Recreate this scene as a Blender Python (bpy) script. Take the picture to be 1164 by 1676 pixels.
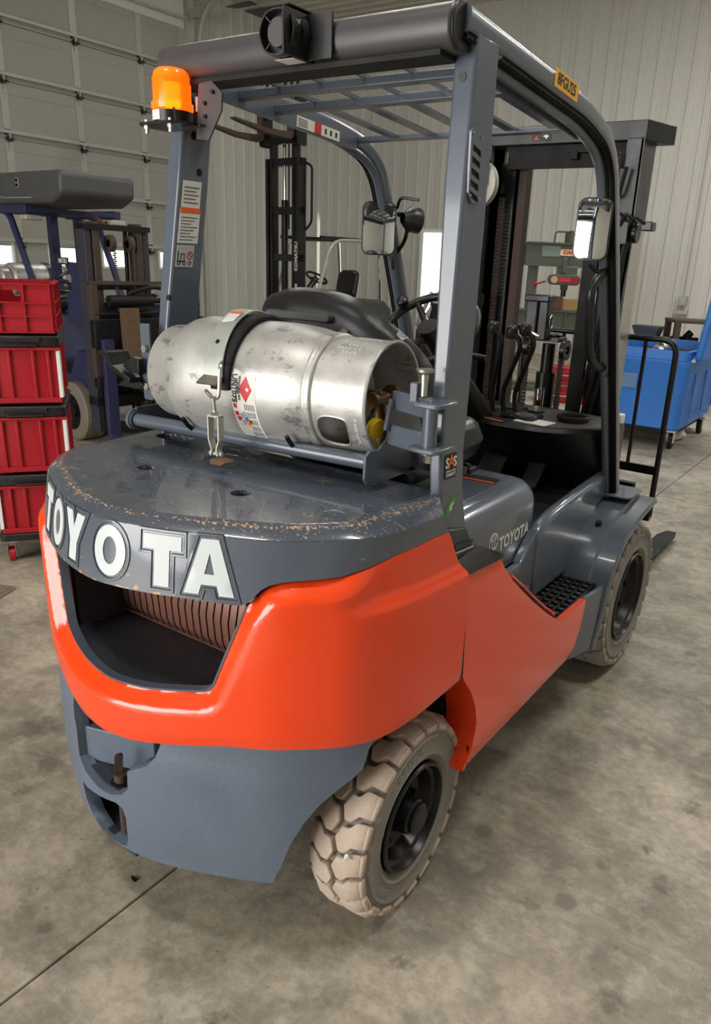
import bpy, bmesh, math, random
from mathutils import Vector, Matrix
from mathutils.geometry import delaunay_2d_cdt
random.seed(7)
for o in list(bpy.data.objects): bpy.data.objects.remove(o)
SC = bpy.context.scene
COL = SC.collection
PI = math.pi
def V(*a): return Vector(a)
# ------------------------------------------------------------------ camera
def cam_axes(yaw, pitch, roll):
    cy, sy, cp, sp = math.cos(yaw), math.sin(yaw), math.cos(pitch), math.sin(pitch)
    f = V(-sy*cp, cy*cp, -sp); r = V(cy, sy, 0); u = r.cross(f)
    c, s = math.cos(roll), math.sin(roll)
    return c*r+s*u, -s*r+c*u, f
cd = bpy.data.cameras.new('camera'); cam = bpy.data.objects.new('camera', cd); COL.objects.link(cam)
r_, u_, f_ = cam_axes(0.585, 0.338, 0.046)
cam.matrix_world = Matrix(((r_.x, u_.x, -f_.x, 1.349), (r_.y, u_.y, -f_.y, -1.397), (r_.z, u_.z, -f_.z, 1.629), (0, 0, 0, 1)))
cd.sensor_fit = 'VERTICAL'; cd.sensor_height = 24.0; cd.lens = 24.0*1237.6/1676
cd.shift_x = -(631.446-582)/1676; cd.shift_y = (861.303-838)/1676
cd.clip_start = .05; cd.clip_end = 200
SC.camera = cam
# ------------------------------------------------------------------ light
w = bpy.data.worlds.new('world'); SC.world = w; w.use_nodes = True
bg = w.node_tree.nodes['Background']; bg.inputs[0].default_value = (.92, .96, 1, 1); bg.inputs[1].default_value = .11
def area(name, loc, target, sx, sy, power, col=(1, 1, 1)):
    l = bpy.data.lights.new(name, 'AREA'); l.shape = 'RECTANGLE'; l.size = sx; l.size_y = sy; l.energy = power; l.color = col
    o = bpy.data.objects.new(name, l); COL.objects.link(o); o.location = loc
    o.rotation_euler = (Vector(target)-Vector(loc)).to_track_quat('-Z', 'Y').to_euler()
    return o
area('door_daylight', (-2.1, -6.9, 2.0), (-.6, 0, .9), 4.6, 3.6, 440, (1, .985, .96))
for (x, y, p) in ((-.6, -1.9, 60), (1.9, .9, 85), (-2.6, 3.5, 50), (-.5, 8.6, 150), (-6.5, 5.5, 38), (3.2, 8.8, 170), (-8.2, 8.6, 18)):
    area('high_bay_light', (x, y, 6.05), (x, y, 0), 1.2, .4, p, (1, .98, .945))
sl = bpy.data.lights.new('sun', 'SUN'); sl.energy = 5.0; sl.angle = math.radians(.6); sl.color = (1, .95, .86)
so = bpy.data.objects.new('sun', sl); COL.objects.link(so); so.rotation_euler = V(.10, .80, -.60).to_track_quat('-Z', 'Y').to_euler()
SC.view_settings.view_transform = 'Standard'; SC.view_settings.look = 'None'
SC.view_settings.gamma = 1; SC.view_settings.use_curve_mapping = False
SC.view_settings.exposure = 0.28
# ------------------------------------------------------------------ materials
def srgb(r, g, b):
    f = lambda c: c/12.92 if c <= .04045 else ((c+.055)/1.055)**2.4
    return (f(r/255), f(g/255), f(b/255))
class NT:
    def __init__(s, name):
        s.m = bpy.data.materials.new(name); s.m.use_nodes = True; s.t = s.m.node_tree; s.b = s.t.nodes['Principled BSDF']
    def n(s, t, **kw):
        x = s.t.nodes.new(t)
        for k, v in kw.items(): setattr(x, k, v)
        return x
    def l(s, a, b): s.t.links.new(a, b)
    def coord(s, scale=(1, 1, 1), kind='Object', rot=(0, 0, 0)):
        c = s.n('ShaderNodeTexCoord'); m = s.n('ShaderNodeMapping'); m.inputs['Scale'].default_value = scale; m.inputs['Rotation'].default_value = rot
        s.l(c.outputs[kind], m.inputs[0]); return m.outputs[0]
    def noise(s, vec, scale, detail=4, rough=.55):
        x = s.n('ShaderNodeTexNoise'); x.inputs['Scale'].default_value = scale; x.inputs['Detail'].default_value = detail; x.inputs['Roughness'].default_value = rough
        s.l(vec, x.inputs['Vector']); return x.outputs['Fac']
    def ramp(s, fac, a, b, c0=(0, 0, 0, 1), c1=(1, 1, 1, 1)):
        x = s.n('ShaderNodeValToRGB'); e = x.color_ramp.elements; e[0].position = a; e[1].position = b; e[0].color = c0; e[1].color = c1
        s.l(fac, x.inputs[0]); return x.outputs[0]
    def mix(s, fac, a, b):
        x = s.n('ShaderNodeMix', data_type='RGBA')
        if hasattr(fac, 'links'): s.l(fac, x.inputs[0])
        else: x.inputs[0].default_value = fac
        for v, i in ((a, 6), (b, 7)):
            if hasattr(v, 'links'): s.l(v, x.inputs[i])
            else: x.inputs[i].default_value = (*v[:3], 1)
        return x.outputs[2]
    def math(s, op, a, b):
        x = s.n('ShaderNodeMath', operation=op)
        for v, i in ((a, 0), (b, 1)):
            if hasattr(v, 'links'): s.l(v, x.inputs[i])
            else: x.inputs[i].default_value = v
        return x.outputs[0]
    def bump(s, h, strength, dist=.01):
        x = s.n('ShaderNodeBump'); x.inputs['Strength'].default_value = strength; x.inputs['Distance'].default_value = dist
        s.l(h, x.inputs['Height']); s.l(x.outputs[0], s.b.inputs['Normal'])
MATS = {}
def mat(name, col, rough=.5, metal=0., var=.12, vscale=9, bump=0., bscale=60, coat=0., spec=.5, emit=None, es=1., rvar=.1, trans=0.):
    k = NT(name); b = k.b
    v = k.coord(); nz = k.noise(v, vscale)
    dark = tuple(c*(1-var) for c in col); lite = tuple(min(1, c*(1+var)) for c in col)
    k.l(k.mix(nz, dark, lite), b.inputs['Base Color'])
    b.inputs['Metallic'].default_value = metal
    if rvar: k.l(k.ramp(nz, .2, .8, (max(0, rough-rvar),)*3+(1,), (min(1, rough+rvar),)*3+(1,)), b.inputs['Roughness'])
    else: b.inputs['Roughness'].default_value = rough
    b.inputs['Coat Weight'].default_value = coat; b.inputs['Coat Roughness'].default_value = .08
    b.inputs['Specular IOR Level'].default_value = spec
    b.inputs['Transmission Weight'].default_value = trans
    if emit: b.inputs['Emission Color'].default_value = (*emit, 1); b.inputs['Emission Strength'].default_value = es
    if bump: k.bump(k.noise(v, bscale, 3), bump, .004)
    MATS[name] = k.m; return k.m
GREY = srgb(84, 92, 104)
paint = mat('grey_paint', GREY, .30, var=.05, coat=.45, rvar=.04)
castp = mat('cast_grey_paint', srgb(94, 106, 122), .45, var=.1, coat=.1, rvar=.08, bump=.25, bscale=90)
dpaint = mat('dark_cast_paint', srgb(48, 52, 60), .55, var=.15, bump=.5, bscale=220)
orange = mat('orange_paint', srgb(246, 70, 18), .24, var=.03, coat=.5, vscale=4, rvar=.04)
black = mat('black_plastic', srgb(26, 26, 28), .38, var=.25, rvar=.1)
vinyl = mat('black_vinyl', srgb(30, 30, 32), .33, var=.2, bump=.15, bscale=260, rvar=.06)
mattebk = mat('matte_black', srgb(17, 17, 18), .6, var=.3, spec=.3)
beamdk = mat('dark_boot', srgb(50, 51, 53), .4, var=.08)
beampl = mat('charcoal_sheet', srgb(66, 64, 66), .38, var=.08, rvar=.06)
blackm = mat('black_steel', srgb(19, 19, 21), .32, var=.3, spec=.4)
steel = mat('zinc_steel', srgb(190, 188, 180), .32, metal=.95, var=.15, vscale=30)
chrome = mat('chrome', srgb(235, 235, 235), .08, metal=1, var=.02, rvar=.02)
mirrorm = mat('mirror_glass', srgb(235, 238, 240), .02, metal=1, var=0, rvar=0)
fincol = mat('brown_fin', srgb(128, 88, 76), .38, metal=.35, var=.3, vscale=20)
zinc = mat('zinc_plate', srgb(176, 182, 174), .42, metal=.45, var=.12, vscale=20)
rustd = mat('dark_rust', srgb(72, 58, 50), .7, metal=.2, var=.4, vscale=20, bump=.3)
rust = mat('rusty_steel', srgb(108, 78, 60), .7, metal=.3, var=.45, vscale=25, bump=.3)
brass = mat('brass', srgb(112, 84, 48), .5, metal=.6, var=.3, vscale=60)
yellow = mat('yellow_plastic', srgb(228, 190, 20), .5, var=.1)
red = mat('red_plastic', srgb(160, 12, 28), .42, var=.12, vscale=5)
mastgrey = mat('old_mast_grey', srgb(52, 50, 60), .5, var=.3, vscale=14)
cowltop = mat('grey_cowl_top', srgb(74, 72, 70), .5, var=.08)
blue = mat('blue_plastic', srgb(46, 118, 204), .5, var=.12, vscale=3, bump=.1, bscale=80)
bluep = mat('old_blue_paint', srgb(40, 42, 78), .5, var=.35, vscale=12)
oldgrey = mat('old_grey_cowl', srgb(74, 74, 74), .55, var=.2, vscale=8)
white = mat('white_paint', srgb(226, 226, 222), .5, var=.05)
letterm = mat('letter_white', srgb(205, 212, 214), .4, var=.05)
tyre_t = mat('dusty_tread', srgb(186, 168, 152), .85, var=.14, vscale=30, bump=.5, bscale=90)
tyre_s = mat('grey_sidewall', srgb(134, 128, 120), .75, var=.16, vscale=14, bump=.2, bscale=70)
tyre_f = mat('grey_front_tread', srgb(150, 146, 136), .8, var=.14, vscale=25, bump=.4, bscale=90)
solidt = mat('worn_tyre', srgb(120, 112, 98), .8, var=.2, vscale=12)
amber = mat('amber_lens', (1, .22, .01), .2, var=.1, vscale=60, emit=(1, .16, .0), es=.55, trans=.3)
amberhot = mat('amber_lamp', (1, .5, .05), .3, emit=(1, .40, .03), es=5, var=0)
darkwood = mat('scorched_timber', srgb(92, 72, 50), .85, var=.45, vscale=22, bump=.3)
woodm = mat('pallet_wood', srgb(150, 118, 72), .8, var=.3, vscale=14)
olive = mat('press_green', srgb(78, 82, 70), .6, var=.25, vscale=8)
decalw = mat('decal_white', srgb(222, 222, 216), .5, var=.03)
decalk = mat('decal_black', srgb(26, 26, 28), .5, var=.05)
decalo = mat('decal_orange', srgb(232, 100, 30), .5, var=.05)
decalr = mat('decal_red', srgb(200, 40, 48), .5, var=.05)
decalg = mat('decal_green', srgb(60, 150, 50), .5, var=.05)
decaly = mat('decal_yellow', srgb(240, 176, 20), .5, var=.05)
decalb = mat('decal_blue', srgb(50, 120, 200), .5, var=.05)
greytx = mat('decal_grey', srgb(178, 182, 184), .5, var=.05)
galv = mat('galvanised', srgb(176, 176, 166), .5, metal=.25, var=.12)
doorm = mat('door_panel', srgb(156, 154, 146), .6, var=.05, vscale=2)
wallm = mat('wall_metal', srgb(202, 201, 193), .5, var=.05, vscale=1.5, metal=.0)
ceilm = mat('ceiling_metal', srgb(190, 186, 172), .5, var=.05, vscale=1.5)
daylight = mat('window_daylight', (.9, 1, .9), .5, emit=(.93, 1, .93), es=1.3, var=.02)
orangebin = mat('yellow_bin', srgb(190, 160, 30), .6, var=.2)
# deck paint: grey darkened to stand for ceiling reflection, with chips through to orange primer
k = NT('worn_deck_paint'); v = k.coord(); base = k.mix(k.noise(v, 7), tuple(c*.62 for c in GREY), tuple(c*.84 for c in GREY))
sp = k.noise(k.coord((1, 1.7, 1), rot=(0, 0, .4)), 120, 3, .6); dens_ = k.ramp(k.noise(v, 7, 2), .42, .66, (.0,)*3+(1,), (.06,)*3+(1,))
sx = k.n('ShaderNodeSeparateXYZ'); k.l(v, sx.inputs[0]); rimz = k.math('MULTIPLY', k.ramp(k.math('MULTIPLY', k.math('SUBTRACT', 1.1124, sx.outputs[2]), 100), .0, .45, (0, 0, 0, 1), (1, 1, 1, 1)), k.ramp(k.math('MULTIPLY', k.math('SUBTRACT', 1.1124, sx.outputs[2]), 100), .5, .95, (1, 1, 1, 1), (0, 0, 0, 1)))
chip = k.math('GREATER_THAN', k.math('ADD', k.math('ADD', sp, dens_), k.math('MULTIPLY', rimz, .12)), .690)
scr = k.n('ShaderNodeTexNoise'); scr.inputs['Scale'].default_value = 9; scr.inputs['Detail'].default_value = 6
k.l(k.coord((1, 7, 1), rot=(0, 0, .5)), scr.inputs['Vector'])
scm = k.math('MULTIPLY', k.math('GREATER_THAN', scr.outputs[0], .675), .4)
c1 = k.mix(scm, base, srgb(150, 150, 148)); c2 = k.mix(chip, c1, srgb(196, 158, 122))
k.l(c2, k.b.inputs['Base Color']); k.l(k.ramp(k.noise(v, 5), .3, .7, (.18,)*3+(1,), (.34,)*3+(1,)), k.b.inputs['Roughness'])
k.b.inputs['Coat Weight'].default_value = .6; deckm = k.m
# aluminium cylinder
k = NT('scuffed_aluminium'); v = k.coord((1, 1, 1)); n1 = k.noise(v, 9, 6, .65)
st = k.ramp(k.noise(k.coord((.6, 1, 1)), 30, 6, .7), .57, .64); st2 = k.ramp(k.noise(v, 4.5, 4), .62, .72)
c = k.mix(n1, srgb(160, 159, 154), srgb(216, 215, 210)); c = k.mix(k.math('MULTIPLY', st, .6), c, srgb(96, 94, 90)); c = k.mix(k.math('MULTIPLY', st2, .4), c, srgb(190, 168, 120))
k.l(c, k.b.inputs['Base Color']); k.b.inputs['Metallic'].default_value = .5
k.l(k.ramp(n1, .3, .7, (.30,)*3+(1,), (.5,)*3+(1,)), k.b.inputs['Roughness']); k.bump(k.noise(k.coord((1, 3, 3)), 120, 3), .12, .002); alum = k.m
# glossy cap paint with chipped lower edge
k = NT('cap_paint'); v = k.coord(); base = k.mix(k.noise(v, 7), tuple(c*.9 for c in GREY), tuple(c*1.1 for c in GREY)); sx = k.n('ShaderNodeSeparateXYZ'); k.l(v, sx.inputs[0])
lo = k.ramp(sx.outputs[2], .943, .966, (1, 1, 1, 1), (0, 0, 0, 1)); ctr = k.ramp(k.math('ABSOLUTE', k.math('SUBTRACT', sx.outputs[0], .02), 0), .10, .24, (1, 1, 1, 1), (0, 0, 0, 1))
chip = k.math('GREATER_THAN', k.math('ADD', k.noise(k.coord((1, 1, 1.6)), 34, 5, .65), k.math('MULTIPLY', k.math('MULTIPLY', lo, ctr), .30)), .70)
k.l(k.mix(chip, base, srgb(196, 138, 92)), k.b.inputs['Base Color']); k.b.inputs['Roughness'].default_value = .22; k.b.inputs['Coat Weight'].default_value = .6; k.b.inputs['Coat Roughness'].default_value = .06
k.bump(k.noise(v, 50, 2), .05, .003); capm = k.m
# concrete
k = NT('concrete'); v = k.coord(); n1 = k.noise(v, .9, 8, .62); n2 = k.noise(v, 5, 8, .65); n3 = k.noise(v, 60, 3, .6); n4 = k.noise(k.coord((1, 3, 1), rot=(0, 0, .9)), 1.6, 6, .7)
c = k.mix(k.ramp(n1, .38, .62), srgb(126, 118, 104), srgb(188, 177, 157))
c = k.mix(k.math('MULTIPLY', k.ramp(n2, .45, .62), .6), c, srgb(108, 103, 94)); c = k.mix(k.math('MULTIPLY', k.ramp(n4, .5, .72), .45), c, srgb(182, 174, 157))
vo = k.n('ShaderNodeTexVoronoi'); vo.inputs['Scale'].default_value = 3.2; k.l(k.coord(), vo.inputs['Vector'])
vd = k.math('ADD', vo.outputs['Distance'], k.math('MULTIPLY', n2, .16))
c = k.mix(k.math('MULTIPLY', k.ramp(vd, .145, .19, (1, 1, 1, 1), (0, 0, 0, 1)), .55), c, srgb(84, 78, 70))
vo2 = k.n('ShaderNodeTexVoronoi'); vo2.inputs['Scale'].default_value = 11; k.l(k.coord(), vo2.inputs['Vector'])
c = k.mix(k.math('MULTIPLY', k.ramp(k.math('ADD', vo2.outputs['Distance'], k.math('MULTIPLY', n1, .3)), .2, .24, (1, 1, 1, 1), (0, 0, 0, 1)), .5), c, srgb(96, 90, 82))
c = k.mix(k.math('MULTIPLY', k.math('GREATER_THAN', k.noise(v, 46, 2), .76), .5), c, srgb(200, 190, 172))
fm_ = k.noise(v, 11, 6, .7); c = k.mix(k.math('MULTIPLY', k.ramp(fm_, .50, .60), .28), c, srgb(198, 190, 172)); fn_ = k.noise(v, 26, 6, .72); c = k.mix(k.math('MULTIPLY', k.ramp(fn_, .44, .58), .30), c, srgb(100, 95, 86))
lines = k.n('ShaderNodeTexNoise'); lines.inputs['Scale'].default_value = 3; lines.inputs['Detail'].default_value = 3; k.l(k.coord((1, 12, 1), rot=(0, 0, 1.1)), lines.inputs['Vector'])
c = k.mix(k.math('MULTIPLY', k.ramp(lines.outputs[0], .62, .66), .12), c, srgb(196, 186, 166))
# oil spots with places of their own
pos = k.n('ShaderNodeNewGeometry').outputs['Position']; msk = None
for (x_, y_, r_s) in ((.511, .497, .035), (.948, .432, .045), (1.106, .027, .06), (1.115, .473, .05), (-.262, -.574, .025), (-.261, -.487, .02), (.286, -.614, .03), (.657, -.183, .04), (-.156, -.422, .02), (.385, -.55, .04), (1.10, .856, .06), (1.03, .585, .03), (-.93, -.153, .09), (-.696, -.235, .07), (.329, 1.694, .08), (.83, .18, .03)):
    vd_ = k.n('ShaderNodeVectorMath', operation='DISTANCE'); k.l(pos, vd_.inputs[0]); vd_.inputs[1].default_value = (x_, y_, 0)
    q_ = k.ramp(k.math('DIVIDE', k.math('ADD', vd_.outputs['Value'], k.math('MULTIPLY', k.math('SUBTRACT', k.noise(v, 14, 4, .7), .42), .16)), r_s), .5, 1.05, (1, 1, 1, 1), (0, 0, 0, 1)); msk = q_ if msk is None else k.math('MAXIMUM', msk, q_)
c = k.mix(k.math('MULTIPLY', msk, k.ramp(fn_, .3, .6, (.25,)*3+(1,), (.70,)*3+(1,))), c, srgb(84, 77, 68))
k.l(c, k.b.inputs['Base Color']); k.l(k.ramp(n2, .3, .7, (.42,)*3+(1,), (.66,)*3+(1,)), k.b.inputs['Roughness']); k.bump(k.math('ADD', n3, k.math('MULTIPLY', n2, 2)), .18, .004); concrete = k.m
# ------------------------------------------------------------------ mesh helpers
SPLIT = {'hinge_lug', 'cutout_edge', 'roller_bracket', 'pillar_hole', 'sheave_bolt', 'vent_screw', 'vent_slots', 'latch_bolt', 'beacon_bolt', 'bracket_hole', 'cable_connector', 'box_rib', 'alarm_rib', 'mat_ribs', 'column_stalk', 'switch_panel', 'cable_gland', 'side_rib', 'vent_slot', 'latch_claw', 'lift_hose', 'seat_bolt', 'label_print', 'mirror_stem'}
def frame(n, up=None):
    n = n.normalized(); up = up or (V(0, 0, 1) if abs(n.z) < .9 else V(1, 0, 0))
    a = up.cross(n).normalized(); return a, n.cross(a)
class MB:
    def __init__(s): s.v = []; s.f = []
    def add(s, vs, fs):
        o = len(s.v); s.v += [Vector(p) for p in vs]; s.f += [tuple(i+o for i in f) for f in fs]; return s
    def box(s, c, d, R=None):
        c = Vector(c); R = R or Matrix.Identity(3); vs = []
        for i in (-1, 1):
            for j in (-1, 1):
                for l in (-1, 1): vs.append(c+R@V(i*d[0]/2, j*d[1]/2, l*d[2]/2))
        return s.add(vs, [(0, 1, 3, 2), (4, 6, 7, 5), (0, 4, 5, 1), (2, 3, 7, 6), (0, 2, 6, 4), (1, 5, 7, 3)])
    def bx(s, x0, x1, y0, y1, z0, z1): return s.box(((x0+x1)/2, (y0+y1)/2, (z0+z1)/2), (abs(x1-x0), abs(y1-y0), abs(z1-z0)))
    def bar(s, p0, p1, wd, ht, up=(0, 0, 1)):
        p0 = Vector(p0); p1 = Vector(p1); d = p1-p0; a, b = frame(d, Vector(up)); R = Matrix((a, b, d.normalized())).transposed()
        return s.box((p0+p1)/2, (wd, ht, d.length), R)
    def cyl(s, p0, p1, r0, r1=None, n=16, cap=True):
        r1 = r0 if r1 is None else r1; p0 = Vector(p0); p1 = Vector(p1); a, b = frame(p1-p0); vs = []
        for i in range(n):
            t = 2*PI*i/n; e = a*math.cos(t)+b*math.sin(t); vs += [p0+e*r0, p1+e*r1]
        fs = [(2*i, 2*((i+1) % n), 2*((i+1) % n)+1, 2*i+1) for i in range(n)]
        if cap: fs += [tuple(2*i for i in range(n))[::-1], tuple(2*i+1 for i in range(n))]
        return s.add(vs, fs)
    def tube(s, path, r, n=8, closed=False, flat=None):
        P = [Vector(p) for p in path]; m = len(P); vs = []; A = None
        for i, p in enumerate(P):
            q0 = P[i-1] if (i or closed) else p; q1 = P[(i+1) % m] if (i < m-1 or closed) else p
            d = (q1-q0).normalized()
            if A is None: A, B = frame(d)
            else:
                A = (A-d*A.dot(d)).normalized(); B = d.cross(A)
            rr = r[i] if isinstance(r, (list, tuple)) else r
            for j in range(n):
                t = 2*PI*j/n; vs.append(p+A*math.cos(t)*rr+B*math.sin(t)*rr)
        fs = []
        for i in range(m if closed else m-1):
            for j in range(n): fs.append((i*n+j, i*n+(j+1) % n, ((i+1) % m)*n+(j+1) % n, ((i+1) % m)*n+j))
        if not closed: fs += [tuple(range(n))[::-1], tuple((m-1)*n+j for j in range(n))]
        return s.add(vs, fs)
    def lathe(s, prof, o, ax, n=32, closed=False):
        o = Vector(o); ax = Vector(ax).normalized(); a, b = frame(ax); vs = []; m = len(prof)
        for (t, r) in prof:
            for j in range(n):
                q = 2*PI*j/n; vs.append(o+ax*t+(a*math.cos(q)+b*math.sin(q))*max(r, 1e-5))
        fs = []
        for i in range(m if closed else m-1):
            for j in range(n): fs.append((i*n+j, i*n+(j+1) % n, ((i+1) % m)*n+(j+1) % n, ((i+1) % m)*n+j))
        return s.add(vs, fs)
    def prism(s, poly, o, ux, uy, depth):
        o = Vector(o); ux = Vector(ux); uy = Vector(uy); n = ux.cross(uy).normalized()*depth; m = len(poly)
        vs = [o+ux*p[0]+uy*p[1] for p in poly]; vs += [q+n for q in vs]
        return s.add(vs, [tuple(range(m))[::-1], tuple(range(m, 2*m))]+[(i, (i+1) % m, (i+1) % m+m, i+m) for i in range(m)])
    def mirror(s, ax=0):
        vs = [p.copy() for p in s.v]
        for p in vs: p[ax] = -p[ax]
        return s.add(vs, [tuple(reversed(f)) for f in s.f])
    def mesh(s, name, m, ang=38):
        me = bpy.data.meshes.new(name); me.from_pydata([tuple(p) for p in s.v], [], s.f); me.materials.append(m)
        bm = bmesh.new(); bm.from_mesh(me); bmesh.ops.remove_doubles(bm, verts=bm.verts, dist=1e-5); bmesh.ops.recalc_face_normals(bm, faces=bm.faces); bm.to_mesh(me); bm.free()
        for p in me.polygons: p.use_smooth = True
        me.set_sharp_from_angle(angle=math.radians(ang)); me.update(); return me
    def comps(s):
        P_ = list(range(len(s.v)))
        def fd(i):
            while P_[i] != i: P_[i] = P_[P_[i]]; i = P_[i]
            return i
        for f in s.f:
            for i in f[1:]: P_[fd(i)] = fd(f[0])
        g = {}
        for f in s.f: g.setdefault(fd(f[0]), []).append(f)
        out = []
        for fs in g.values():
            ids = sorted({i for f in fs for i in f}); mp = {i: j for j, i in enumerate(ids)}; q = MB(); q.v = [s.v[i] for i in ids]; q.f = [tuple(mp[i] for i in f) for f in fs]; out.append(q)
        return out
    def build(s, name, m, parent=None, bevel=0, ang=38, seg=2):
        if name in SPLIT:
            cs = s.comps()
            if len(cs) > 1:
                SPLIT.discard(name); r = [c.build(name, m, parent, bevel, ang, seg) for c in cs]; SPLIT.add(name); return r[0]
        o = bpy.data.objects.new(name, s.mesh(name, m, ang)); COL.objects.link(o)
        if parent: o.parent = parent
        if bevel:
            b = o.modifiers.new('bevel', 'BEVEL'); b.width = bevel; b.segments = seg; b.limit_method = 'ANGLE'; b.angle_limit = math.radians(35)
        return o
def inside(p, poly):
    x, y = p; c = False; n = len(poly)
    for i in range(n):
        x0, y0 = poly[i]; x1, y1 = poly[i-1]
        if (y0 > y) != (y1 > y) and x < (x1-x0)*(y-y0)/(y1-y0)+x0: c = not c
    return c
def pdist(p, poly, closed=True):
    b = 1e9; n = len(poly)
    for i in range(n if closed else n-1):
        ax, ay = poly[i]; bx, by = poly[(i+1) % n]; dx, dy = bx-ax, by-ay; L = dx*dx+dy*dy
        t = 0 if L == 0 else max(0, min(1, ((p[0]-ax)*dx+(p[1]-ay)*dy)/L)); b = min(b, math.hypot(p[0]-ax-dx*t, p[1]-ay-dy*t))
    return b
def dens(poly, step):
    out = []; n = len(poly)
    for i in range(n):
        a = poly[i]; b = poly[(i+1) % n]; k_ = max(1, int(math.hypot(b[0]-a[0], b[1]-a[1])/step+.5))
        out += [(a[0]+(b[0]-a[0])*j/k_, a[1]+(b[1]-a[1])*j/k_) for j in range(k_)]
    return out
def tri2d(outline, holes, step):
    loops = [dens(outline, step)]+[dens(h, step) for h in holes]; vs = []; ed = []
    for L in loops:
        o = len(vs); vs += [Vector(p) for p in L]; ed += [(o+i, o+(i+1) % len(L)) for i in range(len(L))]
    xs = [p[0] for p in outline]; ys = [p[1] for p in outline]; x0, y0 = min(xs), min(ys)
    nx = int((max(xs)-x0)/step)+1; ny = int((max(ys)-y0)/step)+1
    for i in range(1, nx+1):
        for j in range(1, ny+1):
            p = (x0+(i-.5)*step, y0+(j-.5)*step)
            if inside(p, outline) and not any(inside(p, h) for h in holes) and min(pdist(p, L) for L in loops) > step*.42: vs.append(Vector(p))
    r = delaunay_2d_cdt(vs, ed, [], 0, 1e-7); P = [tuple(p) for p in r[0]]; T = []
    for t in r[2]:
        c = (sum(P[i][0] for i in t)/3, sum(P[i][1] for i in t)/3)
        if inside(c, outline) and not any(inside(c, h) for h in holes): T.append(tuple(t))
    return P, T
def sheet(mb, outline, fn, thick=.004, holes=(), step=.03, side=1):
    """maps a 2D outline through fn(u,v)->point and gives it a thickness along the normal"""
    P, T = tri2d(outline, list(holes), step); e = 1e-4; F = []; B = []
    for (a, b) in P:
        p = fn(a, b); n = (fn(a+e, b)-fn(a-e, b)).cross(fn(a, b+e)-fn(a, b-e)).normalized()*side
        F.append(p); B.append(p-n*thick)
    m = len(P); ed = {}
    for t in T:
        for i in range(3): ed.setdefault(frozenset((t[i], t[(i+1) % 3])), []).append((t[i], t[(i+1) % 3]))
    fs = list(T)+[tuple(i+m for i in reversed(t)) for t in T]+[(x[0][1], x[0][0], x[0][0]+m, x[0][1]+m) for x in ed.values() if len(x) == 1]
    return mb.add(F+B, fs)
def pillow(mb, outline, fn, thick, rad, step=.03, holes=()):
    P, T = tri2d(outline, list(holes), step); e = 1e-4; F = []; B = []; ol = [outline]+list(holes)
    for (a, b) in P:
        p = fn(a, b); n = (fn(a+e, b)-fn(a-e, b)).cross(fn(a, b+e)-fn(a, b-e)).normalized()
        d = min(pdist((a, b), q) for q in ol); h = thick/2*math.sqrt(max(0, 1-(1-min(1, d/rad))**2)); F.append(p+n*h); B.append(p-n*h)
    m = len(P); return mb.add(F+B, list(T)+[tuple(i+m for i in reversed(t)) for t in T])
def rrect(x0, x1, y0, y1, r, n=4):
    out = []
    for (cx, cy, a) in ((x1-r, y1-r, 0), (x0+r, y1-r, 90), (x0+r, y0+r, 180), (x1-r, y0+r, 270)):
        for i in range(n+1):
            t = math.radians(a+90*i/n); out.append((cx+r*math.cos(t), cy+r*math.sin(t)))
    return out
def circ(cx, cy, r, n=20, ry=None): return [(cx+r*math.cos(2*PI*i/n), cy+(ry or r)*math.sin(2*PI*i/n)) for i in range(n)]
def offset(poly, d):
    n = len(poly); A = sum(poly[i][0]*poly[(i+1) % n][1]-poly[(i+1) % n][0]*poly[i][1] for i in range(n)); sg = 1 if A > 0 else -1; out = []
    for i in range(n):
        p, a, b = Vector(poly[i]), Vector(poly[i-1]), Vector(poly[(i+1) % n]); e1 = (p-a).normalized(); e2 = (b-p).normalized()
        n1 = V(e1.y, -e1.x)*sg; n2 = V(e2.y, -e2.x)*sg; q = (n1+n2); q = q/max(.35, q.dot(n1)) if q.length > 1e-6 else n1
        out.append((p.x+q.x*d, p.y+q.y*d))
    return out
def smooth_poly(pts, it=2):
    for _ in range(it):
        q = []
        for i in range(len(pts)):
            a = pts[i]; b = pts[(i+1) % len(pts)]
            q += [(a[0]*.75+b[0]*.25, a[1]*.75+b[1]*.25), (a[0]*.25+b[0]*.75, a[1]*.25+b[1]*.75)]
        pts = q
    return pts
def arcpath(pts, r, n=6):
    """polyline with rounded corners (3D)"""
    P = [Vector(p) for p in pts]; out = [P[0]]
    for i in range(1, len(P)-1):
        a = (P[i-1]-P[i]).normalized(); b = (P[i+1]-P[i]).normalized(); rr = min(r, (P[i-1]-P[i]).length*.48, (P[i+1]-P[i]).length*.48)
        p0 = P[i]+a*rr; p2 = P[i]+b*rr
        for j in range(n+1):
            t = j/n; out.append(p0*(1-t)**2+P[i]*2*t*(1-t)+p2*t*t)
    out.append(P[-1]); return out
def text_mesh(s, size, ext=.0006, align='CENTER', bold=0):
    c = bpy.data.curves.new('t', 'FONT'); c.body = s; c.size = size; c.extrude = ext; c.align_x = align; c.align_y = 'CENTER'; c.offset = bold; c.resolution_u = 2
    o = bpy.data.objects.new('t', c); COL.objects.link(o); dg = bpy.context.evaluated_depsgraph_get(); me = bpy.data.meshes.new_from_object(o.evaluated_get(dg))
    vs = [v_.co.copy() for v_ in me.vertices]; fs = [tuple(p.vertices) for p in me.polygons]; bpy.data.objects.remove(o); bpy.data.curves.remove(c); bpy.data.meshes.remove(me); return vs, fs
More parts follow.
